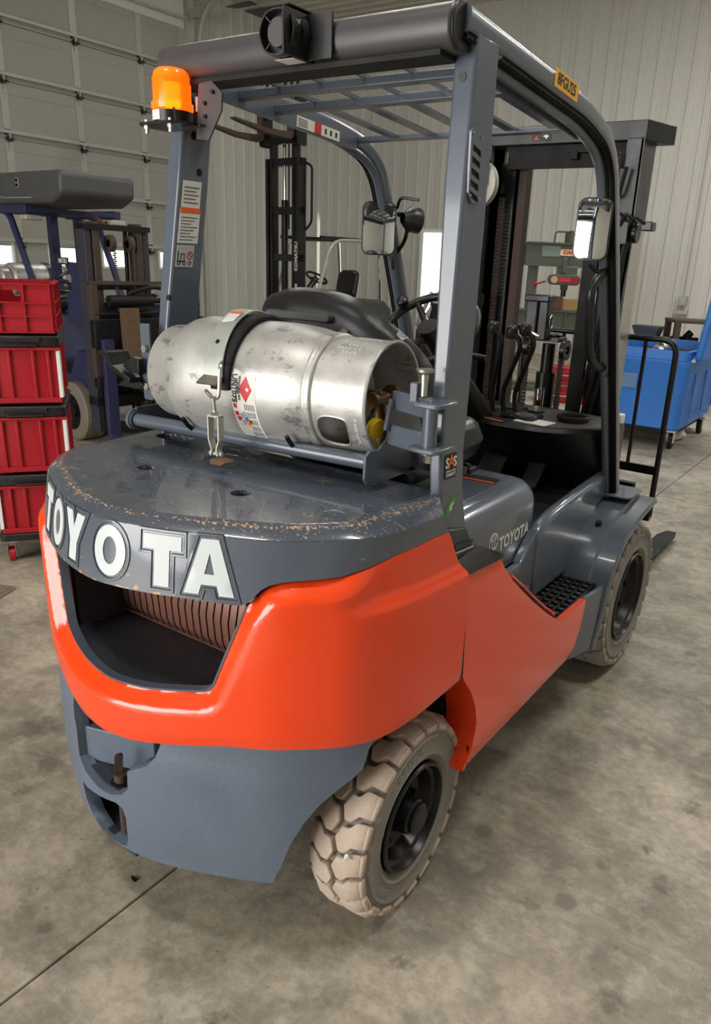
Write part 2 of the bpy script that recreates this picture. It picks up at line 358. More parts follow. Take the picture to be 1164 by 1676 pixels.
def text(mb, s, size, o, ux, uy, sx=1., ext=.0006, align='CENTER', bold=0, fn=None):
    vs, fs = text_mesh(s, size, ext, align, bold); o = Vector(o); ux = Vector(ux).normalized(); uy = Vector(uy).normalized(); n = ux.cross(uy)
    return mb.add([(fn(v_.x*sx, v_.y, v_.z) if fn else o+ux*v_.x*sx+uy*v_.y+n*v_.z) for v_ in vs], fs)
def decal(mb, o, ux, uy, wd, ht, t=.001, r=0):
    o = Vector(o); ux = Vector(ux).normalized(); uy = Vector(uy).normalized()
    return mb.prism(rrect(-wd/2, wd/2, -ht/2, ht/2, r, 3) if r else [(-wd/2, -ht/2), (wd/2, -ht/2), (wd/2, ht/2), (-wd/2, ht/2)], o, ux, uy, t)
def thing(name, label, cat, loc=(0, 0, 0), rz=0, group=None):
    o = bpy.data.objects.new(name, None); o.empty_display_size = .1; COL.objects.link(o); o.location = loc; o.rotation_euler = (0, 0, rz)
    o['label'] = label; o['category'] = cat
    if group: o['group'] = group
    return o
def tag(o, label, cat, group=None):
    o['label'] = label; o['category'] = cat
    if group: o['group'] = group
    return o
def lab(o, label): o['label'] = label; return o
def struct(mb, name, m, parent=None, **kw):
    o = mb.build(name, m, parent, **kw)
    if not parent: o['kind'] = 'structure'
    return o
def dup(o, parent=None, **kw):
    c = o.copy(); COL.objects.link(c); c.parent = parent
    for ch in list(o.children): dup(ch, c)
    for a, b in kw.items(): setattr(c, a, b)
    return c
def inst(me, name, parent, M=None):
    o = bpy.data.objects.new(name, me); COL.objects.link(o); o.parent = parent
    if M is not None: o.matrix_local = M
    return o
def bev_mesh(me, width, seg=1, ang=35):
    bm = bmesh.new(); bm.from_mesh(me); ed = [e for e in bm.edges if len(e.link_faces) == 2 and e.calc_face_angle(0) > math.radians(ang)]
    bmesh.ops.bevel(bm, geom=ed, offset=width, segments=seg, affect='EDGES', clamp_overlap=True, profile=.5); bm.to_mesh(me); bm.free()
    for p in me.polygons: p.use_smooth = True
    me.set_sharp_from_angle(angle=math.radians(50)); return me
# ================================================================== SETTING
XL, YB, ZC = -10.85, 13.0, 6.22
fl = thing('floor', 'floor', 'floor'); del fl['category']; del fl['label']; fl['kind'] = 'structure'
xs = [-11.1, -7.25, -3.64, -.026, 3.6, 7.2]; ys = [-7.2, -3.2, .62-3.9+3.7+3.98-.0, 8.6, 13.4]
ys = [-8.0, -3.6, 4.46-4.02, 4.46, 8.5, 13.2]; ys[2] = .44
ys = [-8.0, -3.7, 4.46, 8.5, 13.2]
for i in range(5):
    for j in range(4):
        m = MB(); g = .003; m.bx(xs[i]+g, xs[i+1]-g, ys[j]+g, ys[j+1]-g, -.15, 0); m.build('floor_slab', concrete, fl, bevel=.004)
m = MB(); m.bx(-11.1, 7.2, -8, 13.2, -.2, -.012); m.build('joint_filler', dpaint, fl)
def ribbed(width, height, pitch, depth=.028):
    """ribbed metal liner panel in the XZ plane, ribs towards -Y"""
    m = MB(); pts = [(0, 0)]; n = round(width/pitch)
    for i in range(n):
        x = i*pitch+pitch/2
        pts += [(x-.10, 0), (x-.096, -.005), (x-.078, -.005), (x-.074, 0)] if pitch > .25 else []
        pts += [(x-.034, 0), (x-.018, -depth), (x+.018, -depth), (x+.034, 0)]
        pts += [(x+.074, 0), (x+.078, -.005), (x+.096, -.005), (x+.10, 0)] if pitch > .25 else []
    pts.append((width, 0)); vs = []
    for (x, y) in pts: vs += [(x, y, 0), (x, y, height)]
    fs = [(2*i, 2*i+2, 2*i+3, 2*i+1) for i in range(len(pts)-1)]
    b = len(vs); vs += [(0, .012, 0), (0, .012, height), (width, .012, 0), (width, .012, height)]
    fs += [(b+2, b, b+1, b+3)]
    m.add(vs, fs)
    for zz in (1.2, 2.4, 3.6, 4.8):
        if height > 5:
            for i in range(n): m.cyl((i*pitch+pitch/2+.05, -.004, zz), (i*pitch+pitch/2+.05, .002, zz), .006, n=6)
    return m.mesh('wall_panel', wallm, 20)
PW = .87; pm = ribbed(PW-.004, ZC, .29)
wb = thing('wall_back', '', ''); wl = thing('wall_left', '', '')
for o, n_ in ((wb, 20), (wl, 4)):
    del o['category']; del o['label']; o['kind'] = 'structure'
for i in range(20): inst(pm, 'wall_panel', wb, Matrix.Translation((XL+i*PW, YB, 0)))
RL = Matrix.Rotation(PI/2, 4, 'Z')
for i in range(4): inst(pm, 'wall_panel', wl, Matrix.Translation((XL, 13-(i+1)*PW+.0, 0)) @ RL)
for i in range(2): inst(pm, 'wall_panel', wl, Matrix.Translation((XL, -5.1-(i+1)*PW+0, 0)) @ RL)
m = MB(); m.bx(XL-.02, XL+.12, -7.2, 9.52, 5.40, ZC); m.build('header_panel', wallm, wl)
struct(MB().bx(XL-.05, XL+.07, 12.93, 13.03, 0, ZC), 'trim_1', wallm)
struct(MB().bx(XL, 6.5, YB-.05, YB+.03, ZC-.05, ZC+.02), 'trim_2', ceilm)
struct(MB().bx(XL-.03, XL+.05, -5, YB, ZC-.05, ZC+.02), 'trim_3', ceilm)
# ceiling of ribbed panels, ribs run along X
cg = thing('ceiling', '', ''); del cg['category']; del cg['label']; cg['kind'] = 'structure'
cm = ribbed(PW-.004, 18.1, .29); cm.materials.clear(); cm.materials.append(ceilm)
MC = Matrix(((0, 0, 1, 0), (1, 0, 0, 0), (0, 1, 0, 0), (0, 0, 0, 1)))
for i in range(24): inst(cm, 'ceiling_panel', cg, Matrix.Translation((XL, 13.0-(i+1)*PW, ZC)) @ MC)
# white-lit doorway in the back wall
d2 = thing('door_2', '', ''); del d2['category']; del d2['label']; d2['kind'] = 'structure'
MB().bx(-7.62, -6.02, YB-.07, YB-.03, 0, 2.28).build('door_frame', white, d2)
MB().bx(-7.52, -6.12, YB-.085, YB-.065, .1, 2.2).build('pane', daylight, d2)
# sectional garage door on the left wall: sections, stiles, struts, hinges, windows
gd = thing('door_1', '', ''); del gd['category']; del gd['label']; gd['kind'] = 'structure'
Y0, Y1 = -5.1, 9.52; H = .775; zsec = [.09-.0+H*i for i in range(8)]; DX = XL+.10
zj = [.86, 1.64, 2.41, 3.19, 3.97, 4.74, 5.52]
stile_y = [9.42-1.28*i-.0 for i in range(12)]; stile_y = [8.50, 7.22, 5.93, 4.62, 3.3, 2.0, .7, -.6, -1.9, -3.2, -4.5, 9.46]
zz = [0.0]+[z-.06 for z in zj]
for i in range(7):
    z0, z1 = zz[i]+.006, zz[i+1]-.006
    if i == 1:
        wy = [(5.22, 5.79), (6.44, 6.99), (7.47, 7.95), (8.72, 9.2), (3.9, 4.45), (2.7, 3.25)]
        hol = [rrect(a, b, 1.31, 1.62, .03, 2) for a, b in wy]
        m = MB(); sheet(m, [(Y0, z0), (Y1, z0), (Y1, z1), (Y0, z1)], lambda a, b: V(DX, a, b), .05, hol, .4, 1); s = m.build('door_section', doorm, gd)
        for a, b in wy:
            f = MB(); P4 = rrect(a-.035, b+.035, 1.275, 1.655, .04, 3); sheet(f, P4, lambda p, q: V(DX+.012, p, q), .014, [rrect(a, b, 1.31, 1.62, .03, 3)], .3); f.build('window_frame', white, s)
            MB().bx(DX-.04, DX-.03, a-.01, b+.01, 1.3, 1.63).build('pane', daylight, s)
    else:
        m = MB(); m.bx(DX-.05, DX, Y0, Y1, z0, z1)
        if i > 1: m.bx(DX, DX+.006, Y0, Y1, z1-.16, z1-.145)
        m.build('door_section', doorm, gd)
strut = MB(); strut.bx(DX+.0, DX+.075, Y0, Y1, 0, .012).bx(DX+.07, DX+.08, Y0, Y1, -.03, .012).bx(DX+.0, DX+.012, Y0, Y1, -.05, .03); sme = strut.mesh('strut', galv)
for z in zj[1:]: inst(sme, 'door_strut', gd, Matrix.Translation((0, 0, z+.04)))
hin = MB(); hin.bx(DX, DX+.05, -.035, .035, -.04, .04).cyl((DX+.05, -.07, 0), (DX+.05, .07, 0), .014, n=8); hme = hin.mesh('hinge', blackm)
br = MB(); br.bar((DX+.075, 0, 0), (DX+.012, 0, -.24), .012, .03, (0, 1, 0)); br.bx(DX+.006, DX+.02, -.02, .02, -.27, 0); bme = br.mesh('brace', galv)
for y in stile_y:
    for i in range(7):
        MB().bx(DX, DX+.012, y-.06, y+.06, zz[i]+.01, zz[i+1]-.01).build('stile', galv, gd)
    for z in zj[:6]: inst(hme, 'hinge', gd, Matrix.Translation((0, y, z-.06)))
    for z in zj[1:6]: inst(bme, 'brace', gd, Matrix.Translation((0, y, z+.04)))
# rear wall with the open doorway the daylight comes through (behind the camera)
m = MB(); m.bx(XL, -4.6, -7.25, -7.15, 0, ZC).bx(.6, 7.3, -7.25, -7.15, 0, ZC).bx(-4.6, .6, -7.25, -7.15, 4.1, ZC)
struct(m, 'wall_rear', wallm)
struct(MB().bx(7.1, 7.2, -7.2, 13, 0, ZC), 'wall_right', wallm)
# curved door track, vertical angle and end bearings
tr = thing('door_track', 'galvanised garage door track curving up into the ceiling beside the beacon', 'track', (-10.6, 9.75, 0))
pa = arcpath([(0, 0, .02), (0, 0, 5.85), (2.6, 0, 6.08)], .75, 10)
MB().tube(pa, .035, 8).build('track', galv, tr)
m = MB(); m.bx(-.14, -.02, .02, .06, .02, 5.9); m.build('track_angle', galv, tr)
m = MB(); m.bx(-.18, .12, -.12, .1, 4.98, 5.12).bx(-.1, .05, -.1, .08, 5.6, 5.75); m.cyl((-.05, -.2, 5.05), (-.05, .14, 5.05), .03, n=10); m.build('roller_bracket', galv, tr)
m = MB(); m.bar((-.15, .03, 5.9), (.9, .03, 6.0), .04, .04); m.build('stay', galv, tr)
# conduit with electrical box
t = thing('electrical_box', 'grey electrical box at the foot of a thin conduit on the white wall', 'electrical box', (-2.13, YB-.02, 0))
MB().bx(-.07, .07, -.09, -.0, 1.10, 1.26).bx(-.05, .05, -.1, -.09, 1.12, 1.24).build('box', galv, t, bevel=.01)
MB().cyl((0, -.045, 1.26), (0, -.045, 6.15), .013, n=8).build('conduit', galv, t)
MB().cyl((-.02, -.05, 1.02), (-.02, -.05, 1.1), .012, n=8).cyl((.02, -.05, 1.02), (.02, -.05, 1.1), .012, n=8).build('cable_gland', galv, t)
MB().bx(-.12, .12, -.07, 0, .96, 1.02).build('base_box', galv, t)
# ================================================================== MAIN FORKLIFT
F = thing('forklift', 'large orange and dark grey forklift with an amber beacon, filling the foreground', 'forklift')
half = [(0, -.475), (.1, -.462), (.2, -.43), (.334, -.369), (.4, -.33), (.46, -.275), (.51, -.215), (.54, -.14), (.555, -.05), (.565, .05), (.575, .15), (.585, .25)]
ctl = [(-x, y) for x, y in half[::-1]][:-1]+half
PL = []
for i in range(len(ctl)-1):
    p0 = Vector(ctl[max(0, i-1)]); p1 = Vector(ctl[i]); p2 = Vector(ctl[i+1]); p3 = Vector(ctl[min(len(ctl)-1, i+2)])
    for j in range(8):
        t = j/8; PL.append(.5*((2*p1)+(-p0+p2)*t+(2*p0-5*p1+4*p2-p3)*t*t+(-p0+3*p1-3*p2+p3)*t**3))
PL.append(Vector(ctl[-1])); UU = [0]
for i in range(1, len(PL)): UU.append(UU[-1]+(PL[i]-PL[i-1]).length)
mid = UU[(len(PL)-1)//2]; UU = [u-mid for u in UU]
def plan(u):
    import bisect
    i = max(1, min(len(UU)-1, bisect.bisect(UU, u))); t = (u-UU[i-1])/(UU[i]-UU[i-1])
    p = PL[i-1].lerp(PL[i], t)
    def tg(k): a = PL[max(0, k-1)]; b = PL[min(len(PL)-1, k+1)]; return (b-a).normalized()
    d = tg(i-1).lerp(tg(i), max(0, min(1, t))).normalized(); return p, V(d.y, -d.x)
def U(x=None, y=None):
    """arc length on the right half at a given x (rear) or y (side)"""
    for i in range((len(PL)-1)//2, len(PL)-1):
        a, b = PL[i], PL[i+1]
        if x is not None and a.x <= x <= b.x: return UU[i]+(UU[i+1]-UU[i])*(x-a.x)/(b.x-a.x)
        if y is not None and a.x > .47 and a.y <= y <= b.y: return UU[i]+(UU[i+1]-UU[i])*(y-a.y)/(b.y-a.y)
    return UU[-1]
def S(u, off, z):
    p, n = plan(u); return V(p.x+n.x*off, p.y+n.y*off, z)
def SL(u, off, z):
    return S(u, off+(1.088-z)*.16*(1-ss((abs(u)-.50)/.10)), z)
def ss(t): t = max(0, min(1, t)); return t*t*(3-2*t)
def sym(right): return [(-u, z) for u, z in reversed(right) if u > 1e-6]+right
UE = U(y=.118)
# cap lower edge (right half, from the centre outwards)
cap_edge = [(0, .951), (U(.1), .953), (U(.2), .954), (U(.325), .951), (U(.336), .955), (U(.349), .968), (U(.362), .986), (U(.377), .998), (U(.397), 1.005), (U(.42), 1.009), (U(.485), 1.013), (U(.515), 1.022), (U(.542), 1.038), (U(y=0), 1.046), (U(y=.02), 1.0465)]
cw = MB()
UC = U(y=.050); UT = U(y=.026); top = [(UT, 1.088), (-UT, 1.088)]
sheet(cw, sym(cap_edge)+[(UC, 1.046)]+top+[(-UC, 1.046)], lambda u, z: SL(u, 0, z), .045, [], .025)
capo = cw.build('counterweight_cap', capm, F)
# rounded shoulder and deck top
def offin(u):
    a = abs(u); uc = U(.50); return .034+.012*ss(a/.42)+(.035*ss((a-uc)/.10))
rows = [(0, 1.086), (.04, 1.0905), (.14, 1.0945), (.5, 1.103), (.86, 1.1105), (.97, 1.1122), (1.0, 1.1125)]
U0 = U(y=.026); ulim = lambda t: U0+(UE-.006-U0)*t
us = [-1+2*i/160 for i in range(161)]
dk = MB(); vs = []; fs = []
for (t, z) in rows:
    for w_ in us:
        u = w_*ulim(t); q = S(u, -offin(u)*t, z); vs.append(q)
n = len(us)
for r in range(len(rows)-1):
    for i in range(n-1): fs.append((r*n+i, r*n+i+1, (r+1)*n+i+1, (r+1)*n+i))
dk.add(vs, fs)
rim = [(p.x, p.y) for p in vs[-n:]][::2]; ZD = 1.1125
hl = [circ(-.168, -.205, .024, 18), circ(.158, -.205, .024, 18), rrect(-.44, -.30, .03, .10, .034, 4)]
P2, T2 = tri2d(rim, hl, .03); dk.add([(a, b, ZD) for a, b in P2], T2)
for h in hl:
    m_ = len(h); dk.add([(a, b, ZD) for a, b in h]+[(a, b, ZD-.05) for a, b in h], [(i, (i+1) % m_, (i+1) % m_+m_, i+m_) for i in range(m_)]+[tuple(range(m_, 2*m_))])
deck = dk.build('counterweight_deck', deckm, F, ang=24)
# TOYOTA in raised letters on the cap
def lt(ch):
    if ch == 'T': return [(-.046, .115), (.046, .115), (.046, .083), (.018, .083), (.018, 0), (-.018, 0), (-.018, .083), (-.046, .083)], []
    if ch == 'O': return circ(0, .0575, .046, 32, .0585), [circ(0, .0575, .020, 24, .032)]
    if ch == 'Y': return [(-.050, .115), (-.013, .115), (0, .078), (.013, .115), (.050, .115), (.018, .045), (.018, 0), (-.018, 0), (-.018, .045)], []
    return [(-.058, -.006), (-.020, .118), (.020, .118), (.058, -.006), (.024, -.006), (.018, .016), (-.018, .016), (-.024, -.006)], [[(0, .088), (-.0115, .040), (.0115, .040)]]
for ch, uc in (('T', -.300), ('O', -.190), ('Y', -.084), ('O', .046), ('T', .175), ('A', .279)):
    ol, ho = lt(ch); sc = .93; base_z = .973
    fn = lambda o_: (lambda a, b: SL(uc+a*sc, o_, base_z+b*sc))
    ring = MB(); o1 = offset(ol, .0072); o0 = offset(ol, .0052)
    sheet(ring, o1, fn(.0012), .003, [o0], .02); ro = ring.build('letter_bead', dpaint, capo)
    o2 = offset(ol, .0115); ring2 = MB(); sheet(ring2, o2, fn(.0024), .003, [o1], .02); ring2.build('letter_rim', capm, capo); ring3 = MB(); sheet(ring3, offset(o2, .0016), fn(.0006), .003, [o2], .02); ring3.build('letter_bead', dpaint, capo)
    m = MB(); sheet(m, ol, fn(.0022), .0035, ho, .02); m.build('letter', letterm, capo)
# orange body band with the rear opening
openr = [(0, .697), (U(.1), .703), (U(.2), .717), (U(.237), .722), (U(.252), .727), (U(.263), .742), (U(.298), .840), (U(.334), .941)]
bot = [(0, .573), (.08, .577), (U(.2), .597), (U(.3), .612), (U(.42), .616), (U(.5), .612), (U(y=-.18), .607), (U(y=-.05), .614), (UE, .634)]
topo = [(U(.338), .945), (U(.349), .957), (U(.362), .976), (U(.377), .989), (U(.397), .997), (U(.42), 1.001), (U(.485), 1.007), (U(.515), 1.019), (U(.542), 1.037), (U(y=0), 1.045), (U(y=.048), 1.046), (U(y=.060), 1.03), (U(y=.088), .975), (UE-.004, .935), (UE, .915)]
ropen = sym(openr)
topall = [(U(.334), .941)]+topo
def ooff(u, z):
    a = abs(u); d = pdist((a, z), openr, False); dt = pdist((a, z), topall[1:-5], False)
    w_ = ss((a-U(.47))/.12); rear = .034*ss(d/.034)*ss((dt+.006)/.040)
    sd = .002+.022*ss((.957-z)/.034)+.004*ss((.60+.05-z)/.05)
    r = rear*(1-w_)+sd*w_*ss((dt+.006)/.02)
    if z < bot_z(a)+.022: r -= .006*(1-ss((z-bot_z(a))/.022))
    return r
def bot_z(a):
    for i in range(len(bot)-1):
        if bot[i][0] <= a <= bot[i+1][0]: return bot[i][1]+(bot[i+1][1]-bot[i][1])*(a-bot[i][0])/(bot[i+1][0]-bot[i][0])
    return bot[-1][1]
ob = MB()
outl = sym(bot)+list(reversed(topo))+list(reversed(ropen))+[(-u, z) for u, z in topo]
outl = [p for i, p in enumerate(outl) if i == 0 or (abs(p[0]-outl[i-1][0])+abs(p[1]-outl[i-1][1])) > 1e-5]
sheet(ob, outl, lambda u, z: S(u, ooff(u, z), z), .018, [], .0098)
ob.build('orange_rear_panel', orange, F, ang=50)
# grey frame lip just inside the opening
lip = MB(); inn = [(u*.988, z+.0045) for u, z in ropen[1:-1]]; inn = [(ropen[0][0]*.988, .941)]+inn+[(ropen[-1][0]*.988, .941)]
sheet(lip, ropen+list(reversed(inn)), lambda u, z: S(u, .002, z), .022, [], .02); lip.build('opening_rim', paint, F)
# lower cast body
arch = [(U(.379), .238), (U(.395), .29), (U(.411), .357), (U(.433), .415), (U(.457), .462), (U(.487), .502), (U(.515), .540), (U(y=-.19), .585), (U(y=-.17), .612)]
notch = [(-.20, .585), (-.185, .57), (-.158, .489), (-.158, .405), (-.12, .385), (-.05, .380), (0, .388), (.035, .405), (.055, .43), (.058, .481), (.112, .514), (.135, .545), (.153, .585)]
nu = [((U(abs(x)) if x >= 0 else -U(abs(x))), z) for x, z in notch]
pocket = [(-.151, .335), (-.143, .285), (-.118, .252), (-.055, .236), (.015, .242), (.033, .25), (.04, .275), (.042, .34), (.034, .366), (.012, .372), (-.05, .356), (-.12, .337)]
pu = [((U(abs(x)) if x >= 0 else -U(abs(x))), z) for x, z in pocket]
lb = MB(); lowtop = [(u, z+.012) for u, z in bot if u < U(y=-.17)]
lowtop = lowtop+[(U(y=-.17), bot_z(U(y=-.17))+.012)]
left_top = [(-u, z) for u, z in lowtop if u > 0]
rt = list(reversed(lowtop))
out = [(-u, z) for u, z in reversed(arch)]+arch
toplist = [p for p in rt if p[0] > nu[-1][0]+.004]+[(nu[-1][0], bot_z(nu[-1][0])+.012)]+list(reversed(nu[1:-1]))+[(nu[0][0], bot_z(abs(nu[0][0]))+.012)]+[(-u, z) for u, z in lowtop if -u < nu[0][0]-.004]
def loff(u, z): return .026-.010*ss((z-.52)/.07)-.006*ss((.33-z)/.1)
ol2 = out+toplist; ol2 = [p for i, p in enumerate(ol2) if i == 0 or (abs(p[0]-ol2[i-1][0])+abs(p[1]-ol2[i-1][1])) > 2e-3]
sheet(lb, ol2, lambda u, z: S(u, loff(u, z), z), .032, [pu], .03)
body = lb.build('counterweight_base', castp, F, bevel=.006)
# interior blocks behind the shell: notch, pocket, opening cavity
MB().bx(-.2, .16, -.375, -.355, .37, .60).build('notch_back', castp, F)
MB().prism([(-.165, -.452), (.03, -.392), (.03, -.36), (-.2, -.36), (-.2, -.42)], (0, 0, .39), (1, 0, 0), (0, 1, 0), .097).build('notch_block', castp, F, bevel=.003)
MB().prism([(-.165, -.455), (-.05, -.482), (.05, -.482), (.06, -.36), (-.15, -.36)], (0, 0, .375), (1, 0, 0), (0, 1, 0), .015).build('notch_floor', dpaint, F)
MB().bx(.058, .16, -.455, -.36, .37, .478).build('notch_step', castp, F, bevel=.004)
m = MB(); m.prism([(-.16, -.450), (-.05, -.480), (.05, -.482), (.05, -.36), (-.16, -.36)], (0, 0, .215), (1, 0, 0), (0, 1, 0), .022); m.build('pocket_floor', dpaint, F)
MB().bx(-.18, .08, -.38, -.36, .22, .38).build('pocket_back', dpaint, F)
MB().bx(.043, .065, -.475, -.37, .22, .38).build('pocket_side', dpaint, F); MB().bx(-.185, -.158, -.445, -.37, .22, .38).build('pocket_side', dpaint, F)
MB().cyl((-.02, -.455, .235), (-.02, -.455, .40), .012, n=14).cyl((-.02, -.455, .395), (-.02, -.455, .415), .018, n=14).build('tow_pin', rustd, F)
m = MB(); m.prism(rrect(-.010, .010, 0, .075, .008, 3), (-.03, -.458, .40), (.6, .8, 0), (.16, 0, 1), .006); m.build('pin_handle', rustd, F)
MB().cyl((-.02, -.455, .391), (-.02, -.455, .393), .026, n=20).build('pin_hole', mattebk, F)
# opening cavity: floor, sides, roof
m = MB()
m.add([(-.285, -.385, .722), (-.2, -.425, .715), (-.1, -.452, .702), (0, -.462, .696), (.1, -.452, .702), (.2, -.425, .715), (.262, -.395, .728), (.20, -.14, .68), (-.34, -.14, .68)], [tuple(range(9))]); n0 = len(m.v)
m.add([p-V(0, 0, .02) for p in m.v[:9]], [tuple(reversed(range(9)))]); m.f += [(i, (i+1) % 9, (i+1) % 9+9, i+9) for i in range(9)]
m.build('cavity_floor', dpaint, F)
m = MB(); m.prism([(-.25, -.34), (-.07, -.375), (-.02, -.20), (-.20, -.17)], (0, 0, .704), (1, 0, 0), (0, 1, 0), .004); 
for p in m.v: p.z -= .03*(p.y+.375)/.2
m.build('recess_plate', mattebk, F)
def cav_wall(sg):
    m = MB(); vs = []; st = [(.337, -.362, .945), (.318, -.352, .84), (.300, -.362, .78), (.272, -.38, .72)]
    for (x, y, z) in st: vs += [(sg*x, y+.004, z), (sg*(x-.01), -.12, z)]
    return m.add(vs, [(2*i, 2*i+1, 2*i+3, 2*i+2) for i in range(3)]+[(2*i, 2*i+2, 2*i+3, 2*i+1) for i in range(3)])
for sg in (-1, 1):
    m = MB(); st = [(.322, -.335, .95), (.320, -.335, .942), (.296, -.350, .84), (.262, -.370, .74), (.250, -.375, .70)]; vs = []
    for (x, y, z) in st: vs += [(sg*x, y, z), (sg*(x+.02), -.12, z), (sg*(x+.035), -.12, z), (sg*(x+.015), y, z)]
    m.add(vs, [(4*i+j, 4*i+(j+1) % 4, 4*i+4+(j+1) % 4, 4*i+4+j) for i in range(4) for j in range(4)]+[(0, 1, 2, 3), (19, 18, 17, 16)]); m.build('cavity_side', dpaint, F)
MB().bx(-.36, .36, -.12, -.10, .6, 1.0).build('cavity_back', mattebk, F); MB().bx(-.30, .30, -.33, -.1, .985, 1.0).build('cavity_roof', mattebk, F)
MB().bx(-.30, .22, -.225, -.19, .675, .69).build('fin_tray', rustd, F)
prof = [(-.17, .66), (-.205, .67), (-.225, .72), (-.23, .78), (-.215, .85), (-.18, .90), (-.15, .90)]
fm = MB(); fm.prism(prof, (0, 0, 0), (0, 1, 0), (0, 0, 1), .0200); fme = fm.mesh('fin', fincol, 40)
for i in range(20): inst(fme, 'grille_fin', F, Matrix.Translation((-.30+i*.0255, 0, 0)))
m = MB()
m.bar((-.30, -.234, .706), (.2, -.236, .706), .003, .003)
m.build('grille_wire', rust, F)
# side panels, wheel arch flare, seam side (both sides)
def both(name, mb_fn, m, parent=F, **kw):
    a = mb_fn(); o1 = a.build(name, m, parent, **kw); b = mb_fn()
    for p in b.v: p.x = -p.x
    b.f = [tuple(reversed(f)) for f in b.f]; o2 = b.build(name, m, parent, **kw); return o1, o2
SP = [(.131, .645), (.15, .615), (.19, .565), (.222, .505), (.237, .446), (.222, .375), (.189, .312), (.58, .316), (.958, .323), (1.03, .42), (1.056, .512), (1.05, .525), (.83, .53), (.795, .54), (.70, .598), (.574, .684), (.47, .762), (.405, .812), (.345, .868), (.315, .905), (.285, .925), (.26, .929), (.15, .940), (.133, .930)]
def spf(y, z):
    x = .583+.012*ss((.9-z)/.5)-.02*ss((z-.895)/.04)-.012*ss((.35-z)/.04)
    return V(x, y, z)
both('orange_side_panel', lambda: sheet(MB(), SP, spf, .02, [], .035), orange, bevel=.004)
def flare():
    m = MB(); edge = SP[1:7]; vs = []
    for (y, z) in edge: vs += [(.588, y, z), (.50, y+.0, z), (.50, y+.015, z), (.588, y+.015, z)]
    return m.add(vs, [(4*i+j, 4*i+(j+1) % 4, 4*i+4+(j+1) % 4, 4*i+4+j) for i in range(5) for j in range(4)]+[(0, 1, 2, 3), (23, 22, 21, 20)])
both('wheel_arch_flange', flare, orange)
both('panel_inner', lambda: MB().bx(.44, .56, .24, 1.0, .33, .50).bx(.44, .56, .14, .6, .66, .72), dpaint)
# black cover where pillar meets body
both('pillar_boot', lambda: sheet(MB(), [(.088, .962), (.215, .962), (.185, .978), (.168, 1.0), (.160, 1.026), (.065, 1.043), (.078, .99)], lambda y, z: V(.563-.25*max(0, z-.99), y, z), .06, [], .03), beamdk, bevel=.004)
both('boot_ridge', lambda: MB().bar((.566, .085, .998), (.566, .172, .990), .006, .006), black)
both('boot_groove', lambda: MB().bar((.566, .082, .982), (.566, .180, .974), .003, .003), greytx)
both('boot_cap', lambda: sheet(MB(), [(.098, .955), (.222, .963), (.320, .916), (.305, .908), (.13, .921), (.112, .93)], lambda y, z: V(.590-.9*max(0, z-.925), y, z), .04, [], .02), black, bevel=.006, seg=3)
both('step_edge_trim', lambda: MB().tube([(.565, .43, .812), (.565, .50, .765), (.565, .60, .692), (.565, .72, .608), (.565, .82, .546)], .006, 6), orange)
both('step_edge_groove', lambda: MB().tube([(.574, .43, .800), (.574, .50, .753), (.574, .60, .680), (.574, .72, .596), (.574, .81, .540)], .004, 6), mattebk)
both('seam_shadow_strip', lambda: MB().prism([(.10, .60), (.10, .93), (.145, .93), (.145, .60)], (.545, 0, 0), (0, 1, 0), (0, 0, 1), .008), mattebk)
both('seam_shade_line', lambda: sheet(MB(), [(.119, .64), (.132, .64), (.132, .93), (.119, .93)], lambda y, z: spf(y, z)+V(.0035, 0, 0), .02, [], .03), mattebk)  # black strip drawn as the shade in the gap between the panels
# chassis body between the panels
m = MB(); m.bx(-.42, .42, .16, 1.28, .30, .70); m.bx(-.30, .30, -.12, .2, .3, .60); m.build('chassis', dpaint, F)
m = MB(); m.bx(-.50, .50, -.05, .05, .20, .33); m.bx(-.09, .09, -.15, .15, .24, .5); m.build('steer_axle', blackm, F)
both('steer_knuckle', lambda: MB().bx(.40, .47, -.08, .08, .2, .4).cyl((.44, -.03, .16), (.44, -.03, .44), .03), blackm)
MB().bx(-.48, .48, 1.58, 1.74, .22, .42).build('drive_axle', blackm, F)
# hood with rounded shoulders
def rbox(x0, x1, y0, y1, z0, z1, r, n=5):
    """box with rounded vertical edges and rounded top edge"""
    m = MB(); pl = rrect(x0, x1, y0, y1, r, n); k_ = len(pl); vs = [(a, b, z0) for a, b in pl]; lv = 1; cx, cy = (x0+x1)/2, (y0+y1)/2
    for i in range(n+1):
        t = PI/2*i/n; ins = r*.8*(1-math.cos(t)); zz_ = z1-r*.8+r*.8*math.sin(t); q = rrect(x0+ins, x1-ins, y0+ins, y1-ins, max(r-ins, r*.15), n)
        vs += [(a, b, zz_) for a, b in q]; lv += 1
    fs = [(r_*k_+i, r_*k_+(i+1) % k_, (r_+1)*k_+(i+1) % k_, (r_+1)*k_+i) for r_ in range(lv-1) for i in range(k_)]
    fs += [tuple(range(k_))[::-1], tuple((lv-1)*k_+i for i in range(k_))]
    return m.add(vs, fs)
hd = rbox(-.405, .405, .20, 1.02, .655, .945, .10, 6); hood = hd.build('engine_hood', paint, F, ang=50)
m = MB(); m.prism(rrect(-.33, .33, .26, .90, .06, 4), (0, 0, .944), (1, 0, 0), (0, 1, 0), .004); m.build('hood_inset', paint, hood, bevel=.002)
m = MB(); vs, fs = text_mesh('TOYOTA', .062, .0004, 'LEFT', .0024)
m.add([V(.4062, .684+p.x*.88, .789+p.y) for p in vs], fs); m.build('hood_lettering', decalw, hood)
m = MB()
